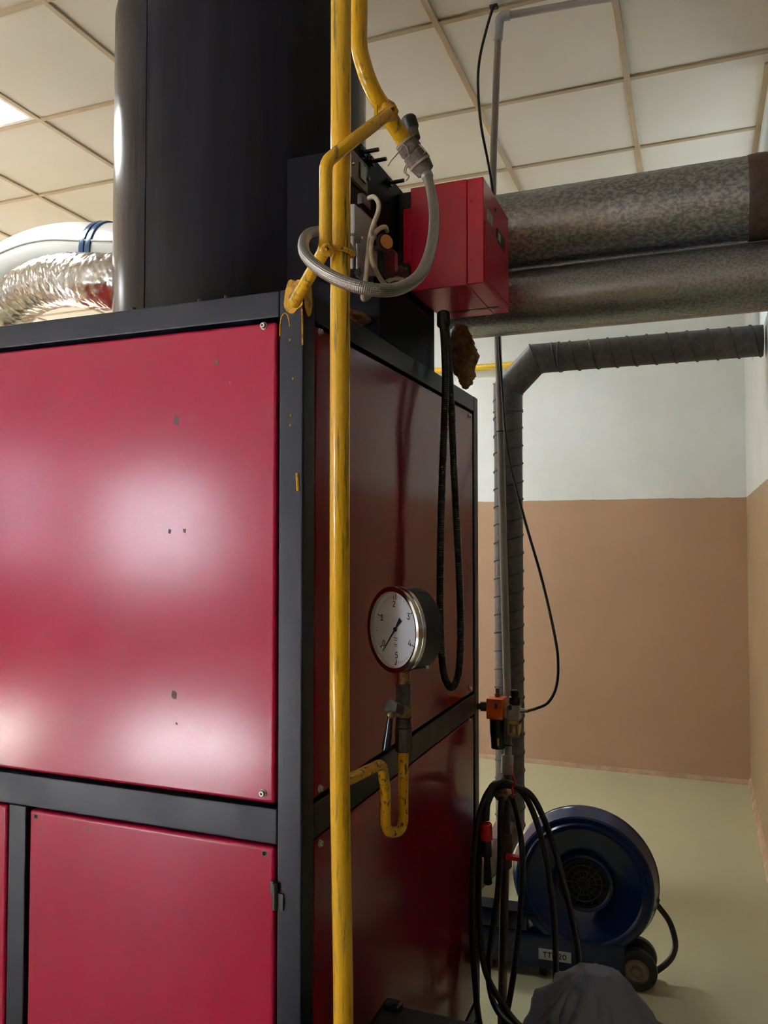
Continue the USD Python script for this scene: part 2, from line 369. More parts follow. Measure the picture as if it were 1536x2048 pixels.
ceil = '/World/' + numbered('/World', 'ceiling'); UsdGeom.Xform.Define(stage, ceil); meta(stage.GetPrimAtPath(ceil), 'suspended ceiling of square white tiles in a tan grid', None, None, 'structure')
GX = [-.24 - .6 * k for k in range(-10, 13)]; GY = [2.67 + .6 * k for k in range(-11, 6)]
LAMPS = {(-3.24, 2.07), (-2.04, 3.87), (-3.24, 3.87), (-5.64, 2.07)}  # the one behind the tank is added for more light at the back
part('slab', box(XL - .1, XE + .1, YF - .1, YB + .1, ZC + .12, ZC + .2), 'tile_white', ceil, smooth=False)
rng = random.Random(4)
for gx in GX:
    for gy in GY:
        x0, x1, y0, y1 = max(gx - .6, XL), min(gx, XE), max(gy - .6, YF), min(gy, YB)
        if x1 > XR + .1 and y1 > YR: x1, y1 = (min(x1, XR), y1) if x0 < XR else (x1, min(y1, YR))
        if x1 - x0 < .03 or y1 - y0 < .03 or any(abs(gx - .6 - a) < .05 and abs(gy - .6 - b) < .05 for a, b in LAMPS): continue
        dz = rng.uniform(-.0015, .002); g = .004
        part('tile', box(x0 + g, x1 - g, y0 + g, y1 - g, ZC + .004 + dz, ZC + .018 + dz, .0025, 1), 'tile_white', ceil, smooth=False)
for gx in GX:
    if XL < gx < XE: part('main_runner', box(gx - .012, gx + .012, YF, YB if gx < XR else YR, ZC - .004, ZC + .03, .002, 1), 'tee_bar', ceil, smooth=False)
for gy in GY:
    if YF < gy < YB: part('cross_tee', box(XL, XR if gy > YR else XE, gy - .012, gy + .012, ZC - .003, ZC + .028, .002, 1), 'tee_bar', ceil, smooth=False)
part('edge_trim', box(XL, XR, YB - .022, YB, ZC - .004, ZC + .02), 'tee_bar', ceil, smooth=False)
part('edge_trim', box(XR - .022, XR, YR, YB, ZC - .004, ZC + .02), 'tee_bar', ceil, smooth=False)
for k, (lx, ly) in enumerate(sorted(LAMPS, key=lambda q: (q[1] < 0, -q[0]))):
    t = thing('ceiling_light', {(-2.04, 3.87): 'recessed ceiling light near the back wall, hidden behind the burner', (-3.24, 3.87): 'added recessed ceiling light near the back wall, unseen behind the black tank', (-3.24, 2.07): 'square recessed ceiling light glowing in the tile grid at the left edge', (-5.64, 2.07): 'recessed ceiling light further left along the tile grid'}[lx, ly], 'ceiling light', (lx + .3, ly + .3, ZC))
    part('housing', cat_([box(lx + .012, lx + .588, ly + .012, ly + .03, ZC, ZC + .08), box(lx + .012, lx + .588, ly + .57, ly + .588, ZC, ZC + .08), box(lx + .012, lx + .03, ly + .03, ly + .57, ZC, ZC + .08), box(lx + .57, lx + .588, ly + .03, ly + .57, ZC, ZC + .08)]), 'window_white', t, smooth=False)
    part('diffuser', box(lx + .03, lx + .57, ly + .03, ly + .57, ZC + .06, ZC + .07), 'lamp_glow', t, smooth=False)
    for i in range(3): part('louvre', box(lx + .03, lx + .57, ly + .155 + .145 * i, ly + .159 + .145 * i, ZC + .008, ZC + .055), 'chrome', t, smooth=False)

# ------------------------------------------------------------------ the heater cabinet
MX, MY0, MY1, MZ, ML = -.639, 1.254, 2.455, 1.942, -2.25
T = .048
cab = thing('heater_cabinet', 'large black framed cabinet with red sheet panels under the black tank', 'heater', ((MX + ML) / 2, (MY0 + MY1) / 2, 0))
for x in (MX - T, ML):
    for y in (MY0, MY1 - T): part('frame_post', box(x, x + T, y, y + T, 0, MZ, .004), 'frame_black', cab)
for z in (MZ - T, .97, .06):
    h = T if z != .97 else .062
    for y in (MY0, MY1 - T): part('frame_rail', box(ML + T, MX - T, y + .0005, y + T, z, z + h - (.0005 if z > 1.5 else 0), .004), 'frame_black', cab)
    for x in (MX - T, ML): part('frame_rail', box(x, x + T - .0005, MY0 + T, MY1 - T, z, z + h - (.0005 if z > 1.5 else 0), .004), 'frame_black', cab)
part('frame_stile', box(-1.296, -1.251, MY0 + .0005, MY0 + T, .06 + T, .97, .004), 'frame_black', cab)
part('inner_body', box(ML + .04, MX - .04, MY0 + .04, MY1 - .04, .09, MZ - .03), 'frame_black', cab, smooth=False)
part('top_sheet', box(ML + T, MX - T, MY0 + T, MY1 - T, MZ - .012, MZ - .004), 'top_red', cab, label='red top sheet', smooth=False)


def panel(axis, u0, u1, z0, z1, m, screws, hole=False, recess=.003):
    """A pressed sheet panel with rolled edges, and its cap screws or empty screw holes."""
    g = .006
    if axis == 'y': p = part('panel', box(u0 + g, u1 - g, MY0 + recess, MY0 + .03, z0 + g, z1 - g, .007, 4), m, cab)
    else: p = part('panel', box(MX - .03, MX - recess, u0 + g, u1 - g, z0 + g, z1 - g, .005, 4), m, cab)
    for u, z in screws:
        pos, d = ((u, MY0 + recess, z), (0, -1, 0)) if axis == 'y' else ((MX - recess, u, z), (1, 0, 0))
        if hole:
            h_ = part('screw_hole', lathe([(0, -.002), (.0036, -.002), (.0036, .0006), (0, .0006)], pos, d, 20), 'matte_black', p)
            part('hole_rim', lathe([(.0036, -.002), (.0036, .0003), (.0052, .0003), (.0052, -.002)], pos, d, 20), 'chip', p)
        else:
            ring = lathe([(0, -.001), (.0070, -.001), (.0070, .001), (.0054, .0018), (.0052, .005), (.0044, .0062), (.0024, .0062), (.0022, .002), (0, .002)], pos, d, 20)
            part('screw', ring, 'steel', p)
    return p


p_up = panel('y', -1.95, MX - T, 1.032, MZ - T, 'panel_red', [tuple(at(526, 651, Y=MY0)[[0, 2]]), tuple(at(524, 1587, Y=MY0)[[0, 2]])])
p_lo = panel('y', -1.251, MX - T, .108, .97, 'panel_red', [tuple(at(69, 1634, Y=MY0)[[0, 2]]), tuple(at(527, 1708, Y=MY0)[[0, 2]])], hole=True)
panel('y', -1.95, -1.296, .108, .97, 'panel_red', [])
sc = [tuple(at(*q, X=MX)[[1, 2]]) for q in ((642, 664), (642, 1577), (941, 832), (941, 1377))]
panel('x', MY0 + T, MY1 - T, 1.032, MZ - T, 'side_red_shaded', sc)
panel('x', MY0 + T, MY1 - T, .108, .97, 'side_red_shaded', [tuple(at(*q, X=MX)[[1, 2]]) for q in ((642, 1687), (941, 1441))])
# paint chips on the front panels
rng = np.random.default_rng(7)
for px, py, s in ((352, 838, 7), (431, 722, 5), (338, 1063, 4.2), (367, 1061, 3.6), (347, 1391, 7), (457, 765, 2.5), (351, 1448, 2), (172, 1660, 4)):
    c = at(px, py, Y=MY0); r = s * 2.3 / 1615; a = np.sort(rng.uniform(0, 2 * math.pi, 11)); rr = r * rng.uniform(.35, 1.1, 11)
    part('paint_chip', place(extrude(np.stack([rr * np.cos(a) * .8, rr * np.sin(a) * 1.2], 1), .0006), (c[0], MY0 + .0032, c[2]), (0, -1, 0)), 'chip', p_up if py < 1500 else p_lo, smooth=False)
# hinge on the lower panel, bolts along the top rail
h0, h1 = at(545, 1762, Y=MY0), at(566, 1820, Y=MY0)
hm = (h0 + h1) / 2
part('hinge', cat_([rod((hm[0] - .003, MY0 - .004, h1[2]), (hm[0] - .003, MY0 - .004, h0[2]), .0055, 16, b=.001), box(hm[0] - .014, hm[0] - .003, MY0 - .002, MY0 + .003, (h0[2] + h1[2]) / 2, h0[2]), box(hm[0], hm[0] + .012, MY0 - .004, MY0 + .001, h1[2], (h0[2] + h1[2]) / 2 + .005)]), 'black_plastic', cab)
for px in (267, 400, 453):
    q = at(px, 596, Y=MY0 + .03)
    part('bolt', cat_([rod((q[0], MY0 + .03, MZ), (q[0], MY0 + .03, MZ + .012), .0045, 12), hexprism((q[0], MY0 + .03, MZ + .0005), (q[0], MY0 + .03, MZ + .006), .007)]), 'black_plastic', cab)


def blob(cx, cz, rx, rz, seed, n=40, rough=.22):
    g = np.random.default_rng(seed); a = np.linspace(0, 2 * math.pi, n, endpoint=False); k = 1 + sum(rough / m * np.sin(m * a + g.uniform(0, 6.28)) for m in (2, 3, 4, 5, 7)) + .04 * (g.random(n) - .5)
    return np.stack([cx + rx * k * np.cos(a), cz + rz * k * np.sin(a)], 1)


c = at(589, 592, Y=MY0)
pts = blob(0, 0, .020, .031, 3, 64, .16)
pts[:, 0] = np.minimum(pts[:, 0], MX - .001 - c[0])
part('paint_blotch', place(extrude(pts, .0022), (c[0], MY0 + .0006, c[2]), (0, -1, 0)), 'yellow_blotch', cab, label='yellow overspray around the welded bracket', smooth=30)
part('paint_blotch', place(extrude(blob(0, 0, .016, .026, 5, 64, .16), .0022), (MX - .0006, MY0 + .018, c[2] - .004), (1, 0, 0)), 'yellow_blotch', cab, label='yellow overspray on the side of the post', smooth=30)


def drip(pp, r=.0012):
    part('paint_drip', tube(spline([at(*q, Y=MY0 - .0004) for q in pp], 8), r, 8), 'yellow_blotch', cab)


drip([(604, 618), (605, 650), (605, 690)], .0016); drip([(560, 672), (561, 645), (567, 628), (575, 630), (580, 652)])
drip([(594, 946), (595, 962), (596, 982)], .0028)
for q in ((580, 678), (586, 755), (582, 829), (581, 848)): drip([q, (q[0], q[1] + 2), (q[0], q[1] + 4)], .0018)

# ------------------------------------------------------------------ the tank on the cabinet
TX, TY, TR = -1.221, 2.008, .357
tank = thing('heat_tank', 'tall matt black sheet metal drum standing on the red cabinet', 'tank', (TX, TY, MZ))
part('shell', lathe([(0, MZ), (TR, MZ), (TR, 2.952), (TR - .004, 2.972), (TR - .014, 2.988), (TR - .03, 2.996), (TR - .10, 3.02), (.11, 3.06), (0, 3.06)], (TX, TY, 0), n=128), 'tank_black', tank, smooth=25)
part('weld_seam', rod((TX - TR * .2019, TY - TR * .9791, MZ + .01), (TX - TR * .2019, TY - TR * .9791, 2.95), .0022, 8), 'tank_black', tank)
part('flue', lathe([(.10, 3.04), (.10, ZC + .05), (.098, ZC + .05), (.098, 3.04)], (TX, TY, 0), n=48), 'tank_black', tank)
CX, CY0, CY1, CZ = -.77, 1.745, 2.42, 2.487
part('burner_box', cat_([box(-1.10, CX - .008, CY0 + .03, CY1 - .03, MZ + .0005, CZ - .03, .004)]), 'box_black', tank)
fl = part('flange_plate', box(CX - .008, CX, CY0, CY1, MZ + .02, CZ, .0015, 1), 'box_black', tank)
for px, py in ((724, 246), (740, 299), (777, 342)):
    q = at(px, py, X=CX); q[2] = min(q[2], CZ - .022)
    part('stud', cat_([rod((CX - .001, q[1], q[2]), (CX + .045, q[1], q[2]), .005, 12), hexprism((CX, q[1], q[2]), (CX + .009, q[1], q[2]), .012), rod((CX, q[1], q[2]), (CX + .002, q[1], q[2]), .015, 16)]), 'black_plastic', fl)
g0, g1 = at(703, 331, X=CX + .01), at(736, 352, X=CX + .01)
gz = at(720, 343, X=CX + .01)[2]; sg = box(CX, CX + .010, g0[1], g1[1], gz - .036, gz + .036, .002)
part('sight_glass', sg, 'tan_gasket', tank, label='tan flange with a dark sight window')
ym = (g0[1] + g1[1]) / 2
part('sight_window', box(CX + .0095, CX + .0135, ym - .005, ym + .035, gz - .018, gz + .022, .002), 'black_gloss', tank)
for s in (-1, 1): part('screw', rod((CX + .010, ym + s * .045, gz), (CX + .017, ym + s * .045, gz), .005, 12), 'brass', tank)
part('lower_box', box(CX, CX + .09, CY0 - .02, 2.08, MZ + .001, MZ + .17, .003), 'box_black', tank)

# ------------------------------------------------------------------ the burner
BX1, BY0 = at(967, 460, d=2.15)[:2]
BZ1, BZ0 = at(967, 352, Y=BY0)[2], at(967, 566, Y=BY0)[2]; BY1 = BY0 + .305; BX0 = at(821, 470, Y=BY0)[0]; SX = at(934, 470, Y=BY0)[0]
bur = thing('burner', 'boxy red gas burner jutting out from the black tank below the yellow pipes', 'burner', ((BX0 + BX1) / 2, (BY0 + BY1) / 2, BZ0))
part('cover', box(BX0, SX - .0002, BY0, BY1, BZ0, BZ1, .0025, 3), 'burner_red', bur)
part('end_cover', box(SX + .0002, BX1, BY0 + .0006, BY1, BZ0 + .001, BZ1 - .0006, .0025, 3), 'burner_red', bur)
part('back_flange', box(CX, BX0 + .004, BY0 + .006, BY1 - .004, BZ0 + .03, BZ1 - .005, .006, 3), 'black_plastic', bur)
part('side_cheek', box(BX0 - .022, BX0 + .002, BY0 - .001, BY0 + .02, BZ0 + .07, BZ1 - .055, .003), 'burner_red', bur)
lug = at(812, 540, Y=BY0)
part('mount_lug', box(lug[0] - .02, lug[0] + .012, BY0 - .006, BY0 + .03, lug[2] - .022, lug[2] + .02, .006), 'black_plastic', bur)
part('lug_screw', rod((lug[0], BY0 - .005, lug[2]), (lug[0], BY0 - .010, lug[2]), .0055, 16, b=.001), 'steel', bur)
yw0, yw1 = BY0 + .165, BY0 + .255; zc = (BZ0 + BZ1) / 2
bz = lambda px, py: at(px, py, X=BX1)
a, b = bz(977, 425), bz(979, 450)
part('sight_hole', cat_([box(BX1 - .004, BX1 + .003, bz(974, 440)[1], bz(984, 440)[1], bz(979, 446)[2], bz(979, 424)[2], .002)]), 'aluminium', bur)
part('reset_window', box(BX1 - .004, BX1 + .003, bz(993, 480)[1], bz(1008, 480)[1], bz(1001, 497)[2], bz(1001, 468)[2], .0025), 'black_gloss', bur)
part('window_label', box(BX1 + .0028, BX1 + .0036, bz(994.5, 480)[1], bz(999, 480)[1], bz(997, 484)[2], bz(997, 468)[2]), 'sticker', bur, smooth=False)
part('cover_screw', rod((BX1 - .002, bz(991, 420)[1], bz(991, 420)[2]), (BX1 + .002, bz(991, 420)[1], bz(991, 420)[2]), .006, 16), 'black_plastic', bur)
for pz in (403, 519): part('cover_screw', rod((at(940, pz, Y=BY0)[0], BY0 + .002, at(940, pz, Y=BY0)[2]), (at(940, pz, Y=BY0)[0], BY0 - .002, at(940, pz, Y=BY0)[2]), .003, 12), 'burner_red', bur)
part('air_slot', box(BX0 + .03, SX + .03, BY1 - .075, BY1 - .06, BZ0 - .001, BZ0 + .004), 'black_plastic', bur, smooth=False)
part('panel_step', box(BX1 - .001, BX1 + .0025, BY0 + .012, BY1 - .012, BZ0 + .02, BZ0 + (BZ1 - BZ0) * .60, .002), 'burner_red', bur)

# gas valve train
vt = at(715, 480, d=1.86)
val = thing('gas_valve', 'grey gas valve block with black solenoid plug and beige cables beside the burner', 'valve', vt)
V = lambda px, py, d=1.86: at(px, py, d=d)


def vbox(name, pa, pb, d, thick, m, b=.004, label=None):
    """A box whose near face spans two places of the photograph at distance d."""
    a, c = at(*pa, d=d), at(*pb, d=d); x0, x1 = min(a[0], c[0]), max(a[0], c[0]); y = min(a[1], c[1])
    part(name, box(x0, x1, y, y + thick, min(a[2], c[2]), max(a[2], c[2]), b), m, val, label)


vbox('solenoid', (690, 408), (714, 470), 1.84, .10, 'grey_box', .006, 'light grey solenoid box')
vbox('terminal_box', (712, 414), (722, 470), 1.865, .11, 'mauve_box', .004, 'mauve terminal box')
vbox('plug', (713, 386), (729, 409), 1.87, .05, 'black_plastic', .005)
vbox('valve_body', (690, 472), (711, 541), 1.82, .12, 'aluminium', .005)
vbox('body_flange', (711, 470), (718, 555), 1.80, .12, 'aluminium', .003)
vbox('body_flange', (721, 472), (728, 548), 1.84, .11, 'aluminium', .003)
for px, py in ((716, 479), (716, 545)): part('flange_bolt', hexprism(V(px, py, 1.80), V(px, py, 1.78), .009), 'iron', val)
part('cover_plate', box(*sorted((V(697, 0)[0], V(709, 0)[0])), V(700, 500, 1.82)[1] - .004, V(700, 500, 1.82)[1] + .002, V(0, 532)[2], V(0, 485)[2], .002), 'steel', val)
part('outlet_pipe', tube(rounded([V(690, 562, 1.82), V(715, 562, 1.84), V(765, 552, 2.0), V(800, 548, 2.1)], .03), .021, 24), 'iron', val)
vbox('actuator', (739, 478), (772, 556), 1.93, .09, 'black_gloss', .012)
part('adjust_knob', lathe([(0, 0), (.020, 0), (.022, .004), (.020, .012), (0, .013)], V(767, 487, 1.90), (.80, -.60, 0), 32), 'iron', val)
part('knob_cap', lathe([(0, 0), (.0165, 0), (.0165, .002), (0, .003)], V(767, 487, 1.90) + np.array([.80, -.60, 0]) * .013, (.80, -.60, 0), 32), 'orange_button', val, label='orange round cap')
part('blast_tube', rod(at(742, 452, Y=2.148), np.array([*at(800, 452, Y=2.148)[:2], at(742, 452, Y=2.148)[2]]), .030, 32), 'reg_grey', val)
part('brass_pin', rod(V(748, 494, 1.90), V(756, 495, 1.905), .004, 12), 'brass', val)
vbox('bracket', (779, 500), (790, 552), 2.02, .03, 'steel', .002)
cr = .0056
part('cable', tube(spline([V(738, 396, 1.87), V(748, 394, 1.85), V(757, 406, 1.84), V(756, 424, 1.84), V(747, 448, 1.83), V(740, 476, 1.82), V(735, 520, 1.80), V(731, 560, 1.79), V(726, 588, 1.79), V(727, 598, 1.79), V(734, 597, 1.80), V(742, 588, 1.84), V(752, 574, 1.9)], 10), cr, 14), 'cable_white', val, label='beige cable')
part('cable', tube(spline([V(774, 462, 1.96), V(770, 454, 1.93), V(758, 458, 1.88), V(748, 470, 1.84), V(742, 488, 1.80), V(742, 510, 1.79), V(748, 532, 1.80), V(760, 556, 1.83), V(776, 576, 1.88), V(790, 588, 1.95)], 10), cr, 14), 'cable_white', val, label='beige cable')
part('cable', tube(spline([V(767, 572, 1.9), V(776, 562, 1.95), V(790, 557, 2.0), V(804, 559, 2.04)], 10), cr, 14), 'cable_white', val, label='beige cable')

# ------------------------------------------------------------------ yellow pipework
low = at(687, 2100, d=1.31)
ris = thing('gas_riser', 'tall thick yellow gas pipe standing in front of the cabinet corner', 'pipe', (low[0], low[1], 0))
rp = spline([at(681.8, -420, d=1.31), at(681.8, 60, d=1.31), at(680.5, 500, d=1.31), at(679.5, 1000, d=1.31), at(679.5, 1500, d=1.31), at(683, 1760, d=1.31), at(687, 2100, d=1.31), (low[0], low[1], .004)], 10)
rp = np.vstack([[rp[0][0], rp[0][1], ZC + .03], rp])
part('riser_pipe', tube(rp, .0165, 32), 'yellow_pipe', ris)
q = lambda px, py, d: at(px, py, d=d)
sp = np.vstack([rounded([q(682, 1566, 1.315), q(764, 1527, 1.46), q(771, 1580, 1.485), q(771, 1664, 1.49), q(806, 1664, 1.535), q(807, 1492, 1.54)], .030, 12)])
part('siphon', tube(resample(sp, .006), .0099, 24), 'yellow_mottled', ris, label='yellow U-bend siphon, paint worn through')

br = thing('support_bracket', 'thin bent yellow rod tied to the thick pipe and welded to the cabinet corner', 'bracket', at(592, 592, d=1.40))
part('bent_rod', tube(resample(rounded([q(776, 228, 1.362), q(706, 281, 1.281), q(652, 324, 1.262), q(651, 497, 1.272), q(588, 606, 1.395)], .026, 12), .006), .0105, 24), 'yellow_pipe', br)
part('tie_ring', tube(np.array([at(681, 503, d=1.31) + np.array([.0205 * math.cos(a), .0205 * math.sin(a), -.005 * math.cos(a)]) for a in np.linspace(0, 2 * math.pi, 40)]), .0042, 10), 'yellow_pipe', br)
g = trimesh.creation.icosphere(3, .0112); g.vertices *= 1 + .6 * (meshkit.fbm(g.vertices * 160, 3, 2)[:, None] - .5); part('weld', place(g, q(655, 498, 1.272)), 'yellow_mottled', br)

sup = thing('gas_supply_pipe', 'yellow gas pipe bending down from the ceiling into a taped brown coupling', 'pipe', at(780, 235, d=1.39))
s0 = q(718, 30, 1.36)
supply = rounded([(s0[0], s0[1], ZC + .03), s0, q(717, 96, 1.36), q(738, 170, 1.365), q(818, 296, 1.45)], .12, 12)
part('pipe', tube(resample(supply, .008), .0143, 28), 'yellow_pipe', sup)
g = trimesh.creation.icosphere(3, .0160); g.vertices *= 1 + .6 * (meshkit.fbm(g.vertices * 120, 3, 4)[:, None] - .5); part('weld', place(g, q(778, 222, 1.38)), 'yellow_mottled', sup)
part('tab', box(*[v for k in range(3) for v in (q(752, 222, 1.375)[k] - (.003, .003, .010)[k], q(752, 222, 1.375)[k] + (.003, .003, .010)[k])], .001), 'yellow_pipe', sup)

un = thing('hose_coupling', 'brown coupling wrapped in hemp between yellow pipe and braided hose', 'coupling', q(826, 310, 1.45))
ua, ub = q(810, 283, 1.443), q(853, 346, 1.455); ud = ub - ua; L = np.linalg.norm(ud)
part('sleeve', lathe([(.0155, 0), (.0195, .003), (.0205, L * .30), (.0185, L * .36), (.0205, L * .40), (.0210, L * .66), (.0185, L * .70), (.0195, L * .74), (.0165, L * .97), (.0120, L)], ua, ud, 32), 'fitting_wrap', un)
for t, r in ((.02, .019), (.68, .0203)): part('collar', lathe([(r - .003, -.003), (r + .001, -.002), (r + .001, .002), (r - .003, .003)], ua + ud * t, ud, 32), 'hemp', un)
kn = q(821, 250, 1.46); kd = kn - q(829, 275, 1.46)
part('cap', lathe([(0, -.002), (.0125, 0), (.014, .003), (.014, .020), (.011, .024), (0, .025)], kn - kd * .35, kd, 20), 'black_plastic', un, label='black plastic cap')
part('stub', rod(q(829, 278, 1.455), kn, .011, 20), 'fitting_wrap', un)
for pp in ([(806, 292), (796, 306), (782, 322), (776, 332)], [(812, 330), (808, 344), (818, 352), (812, 362)], [(816, 332), (812, 340), (814, 352)], [(838, 288), (846, 296), (851, 304), (846, 308)], [(806, 288), (814, 296), (818, 312)]):
    part('thread', tube(spline([q(a, b, 1.427) for a, b in pp], 6), .0011, 6), 'hemp', un)

hose = thing('braided_hose', 'steel braided gas hose looping in front of the yellow riser', 'hose', q(770, 583, 1.06))
hp = spline([q(848, 338, 1.455), q(857, 360, 1.44), q(866, 405, 1.39), q(868, 450, 1.32), q(861, 500, 1.22), q(841, 548, 1.12), q(806, 574, 1.06), q(768, 581, 1.03), q(722, 575, 1.02), q(680, 561, 1.04), q(640, 539, 1.09), q(612, 511, 1.17), q(607, 486, 1.25), q(617, 468, 1.33), q(640, 462, 1.42), q(668, 468, 1.54), q(692, 487, 1.68), q(704, 505, 1.80)], 14)
hp = resample(hp, .004)
part('braid', tube(hp, .0086, 24), 'braid', hose)
for e, d in ((hp[0], hp[4] - hp[0]), (hp[-1], hp[-5] - hp[-1])): part('ferrule', lathe([(0, -.004), (.0105, -.004), (.011, 0), (.0105, .022), (.0088, .024)], e, d, 24), 'steel', hose)

# ------------------------------------------------------------------ pressure gauge on its cock
gc = q(789, 1259, 1.50); gn = np.array([-.541, -.841, 0]); gn /= np.linalg.norm(gn)
gx = np.cross([0, 0, 1], gn)                                  # the dial's right-hand direction as read
GR = .0795
gau = thing('pressure_gauge', 'round white dial pressure gauge with black case above the yellow siphon', 'gauge', gc - gn * .03)
part('case', lathe([(0, -.052), (GR - .008, -.052), (GR - .003, -.048), (GR - .002, -.006), (GR - .002, 0), (0, 0)], gc - gn * .004, gn, 96), 'black_gloss', gau, smooth=30)
part('bezel', lathe([(GR - .002, -.012), (GR + .001, -.011), (GR + .001, -.004), (GR - .001, -.003), (GR - .001, .001), (GR + .0005, .002), (GR, .006), (GR - .004, .008), (GR - .009, .006), (GR - .009, -.006), (GR - .002, -.012)], gc, gn, 96), 'chrome', gau, smooth=30)
dial = part('dial', lathe([(0, 0), (GR - .009, 0), (GR - .009, .0008), (0, .0008)], gc - gn * .0035, gn, 96), 'dial_white', gau, smooth=30)
part('glass', lathe([(0, 0), (GR - .0095, 0), (GR - .0095, .0015), (0, .0015)], gc + gn * .0042, gn, 96), 'pane', gau, smooth=30)
dz = gc - gn * .0027
D = lambda r, deg: dz + r * (math.cos(math.radians(deg)) * gx + math.sin(math.radians(deg)) * np.array([0, 0, 1.]))


def on_dial(mesh, pos, turn=0.0):
    m = np.eye(4); m[:3, 0], m[:3, 1], m[:3, 2], m[:3, 3] = gx, [0, 0, 1], gn, pos
    mesh = mesh.copy(); mesh.apply_transform(trimesh.transformations.rotation_matrix(math.radians(turn), [0, 0, 1])); mesh.apply_transform(m); return mesh


A0, STEP = 218.0, -61.0
for k in range(51):
    deg = A0 + STEP * k / 10; ln, w = (.0075, .0017) if k % 10 == 0 else (.005, .0008) if k % 5 == 0 else (.0035, .0005)
    part('tick', on_dial(trimesh.creation.box([ln, w, .0004]), D(.0625 - ln / 2, deg), deg), 'print_black', dial, smooth=False)
for k in range(6):
    t = meshkit.text_mesh(str(k), .0118, .0004); t.apply_translation([*(-t.bounds.mean(0)[:2]), 0]); part('numeral', on_dial(t, D(.0475, A0 + STEP * k)), 'print_black', dial, smooth=False)
part('red_mark', on_dial(trimesh.creation.box([.012, .0026, .0005]), D(.0605, 89), 89), 'print_red', dial, smooth=False)
part('red_mark', on_dial(extrude([(-.003, 0), (.003, 0), (0, .006)], .0005), D(.066, -90)), 'print_red', dial, smooth=False)
for w, y in ((.012, -.016), (.009, -.020), (.010, -.028), (.006, -.0315)): part('small_print', on_dial(trimesh.creation.box([w, .0011, .0003]), dz + np.array([0, 0, y])), 'print_black', dial, smooth=False)
nd = extrude([(-.026, -.0045), (-.006, -.0018), (.058, -.0005), (.058, .0005), (-.006, .0018), (-.026, .0045)], .0008)
part('needle', cat_([on_dial(nd, dz + gn * .0016, 229), on_dial(trimesh.creation.cylinder(.0042, .002, sections=20), dz + gn * .0018)]), 'print_black', gau, smooth=False)
part('vent_plug', rod(gc - gn * .045 + gx * .040 + np.array([0, 0, -.066]), gc - gn * .045 + gx * .042 + np.array([0, 0, -.071]), .003, 10), 'steel', gau)
st = gc - gn * .026; sz = lambda py: q(807, py, 1.53)[2]; S = lambda py: np.array([*q(807, 1430, 1.535)[:2], sz(py)])
ck = thing('gauge_cock', 'dark iron and brass cock with hanging black lever under the gauge', 'valve', S(1500))
part('neck', rod([*S(1340)[:2], sz(1340)], S(1370), .0128, 24, b=.001), 'brass', ck, label='brass neck')
part('upper_nut', hexprism(S(1368), S(1407), .0158, .3), 'iron', ck)
g = trimesh.creation.icosphere(3, .0165); g.vertices[:, 2] *= 1.05; part('cock_body', place(g, S(1423)), 'brass', ck)
part('collar', lathe([(.010, 0), (.0145, .002), (.0145, .010), (.010, .012)], S(1447), n=24), 'iron', ck)
part('middle_nut', hexprism(S(1455), S(1440), .0150, .3), 'iron', ck)
part('lower_nut', hexprism(S(1503), S(1457), .0160, .3), 'iron', ck)
sd = q(782, 1417, 1.48) - S(1423)
part('side_nut', hexprism(S(1423) + sd * .45, S(1420) + sd * 1.05, .0140, .5), 'iron', ck)
kb = q(781, 1429, 1.46)
part('lever_joint', cat_([rod(S(1428), kb, .0055, 16), place(trimesh.creation.icosphere(3, .0078), kb)]), 'brass', ck, label='brass lever joint')
part('lever', rod(kb + np.array([0, 0, -.004]), q(772, 1502, 1.455), .0052, 20, r1=.0085, b=.002), 'black_gloss', ck, label='black tapered lever')

# ------------------------------------------------------------------ corrugated conduit by the side panel
con = thing('corrugated_conduit', 'black corrugated conduit hanging in a long loop from the burner over the red side panel', 'conduit', q(903, 1383, 2.0))
cp = spline([q(884, 636, 2.18), q(888, 680, 2.10), q(891, 760, 2.03), q(888, 860, 2.0), q(884, 970, 1.99), q(881, 1090, 1.985), q(880, 1200, 1.98), q(882, 1290, 1.98), q(889, 1352, 1.98), q(903, 1375, 1.99), q(916, 1352, 2.0), q(921, 1290, 2.01), q(920, 1190, 2.02), q(914, 1060, 2.03), q(908, 940, 2.05), q(903, 820, 2.07), q(898, 730, 2.12), q(891, 640, 2.22)], 20)
cp = resample(cp, .0014)
part('conduit_sleeve', tube(cp, .0094 - .0017 * (0.5 + 0.5 * np.sin(np.arange(len(cp)) * 2 * math.pi / 4)) ** 2, 16), 'conduit', con)
part('gland', rod(q(887, 628, 2.2), q(887, 650, 2.18), .018, 20, b=.002), 'black_plastic', con)

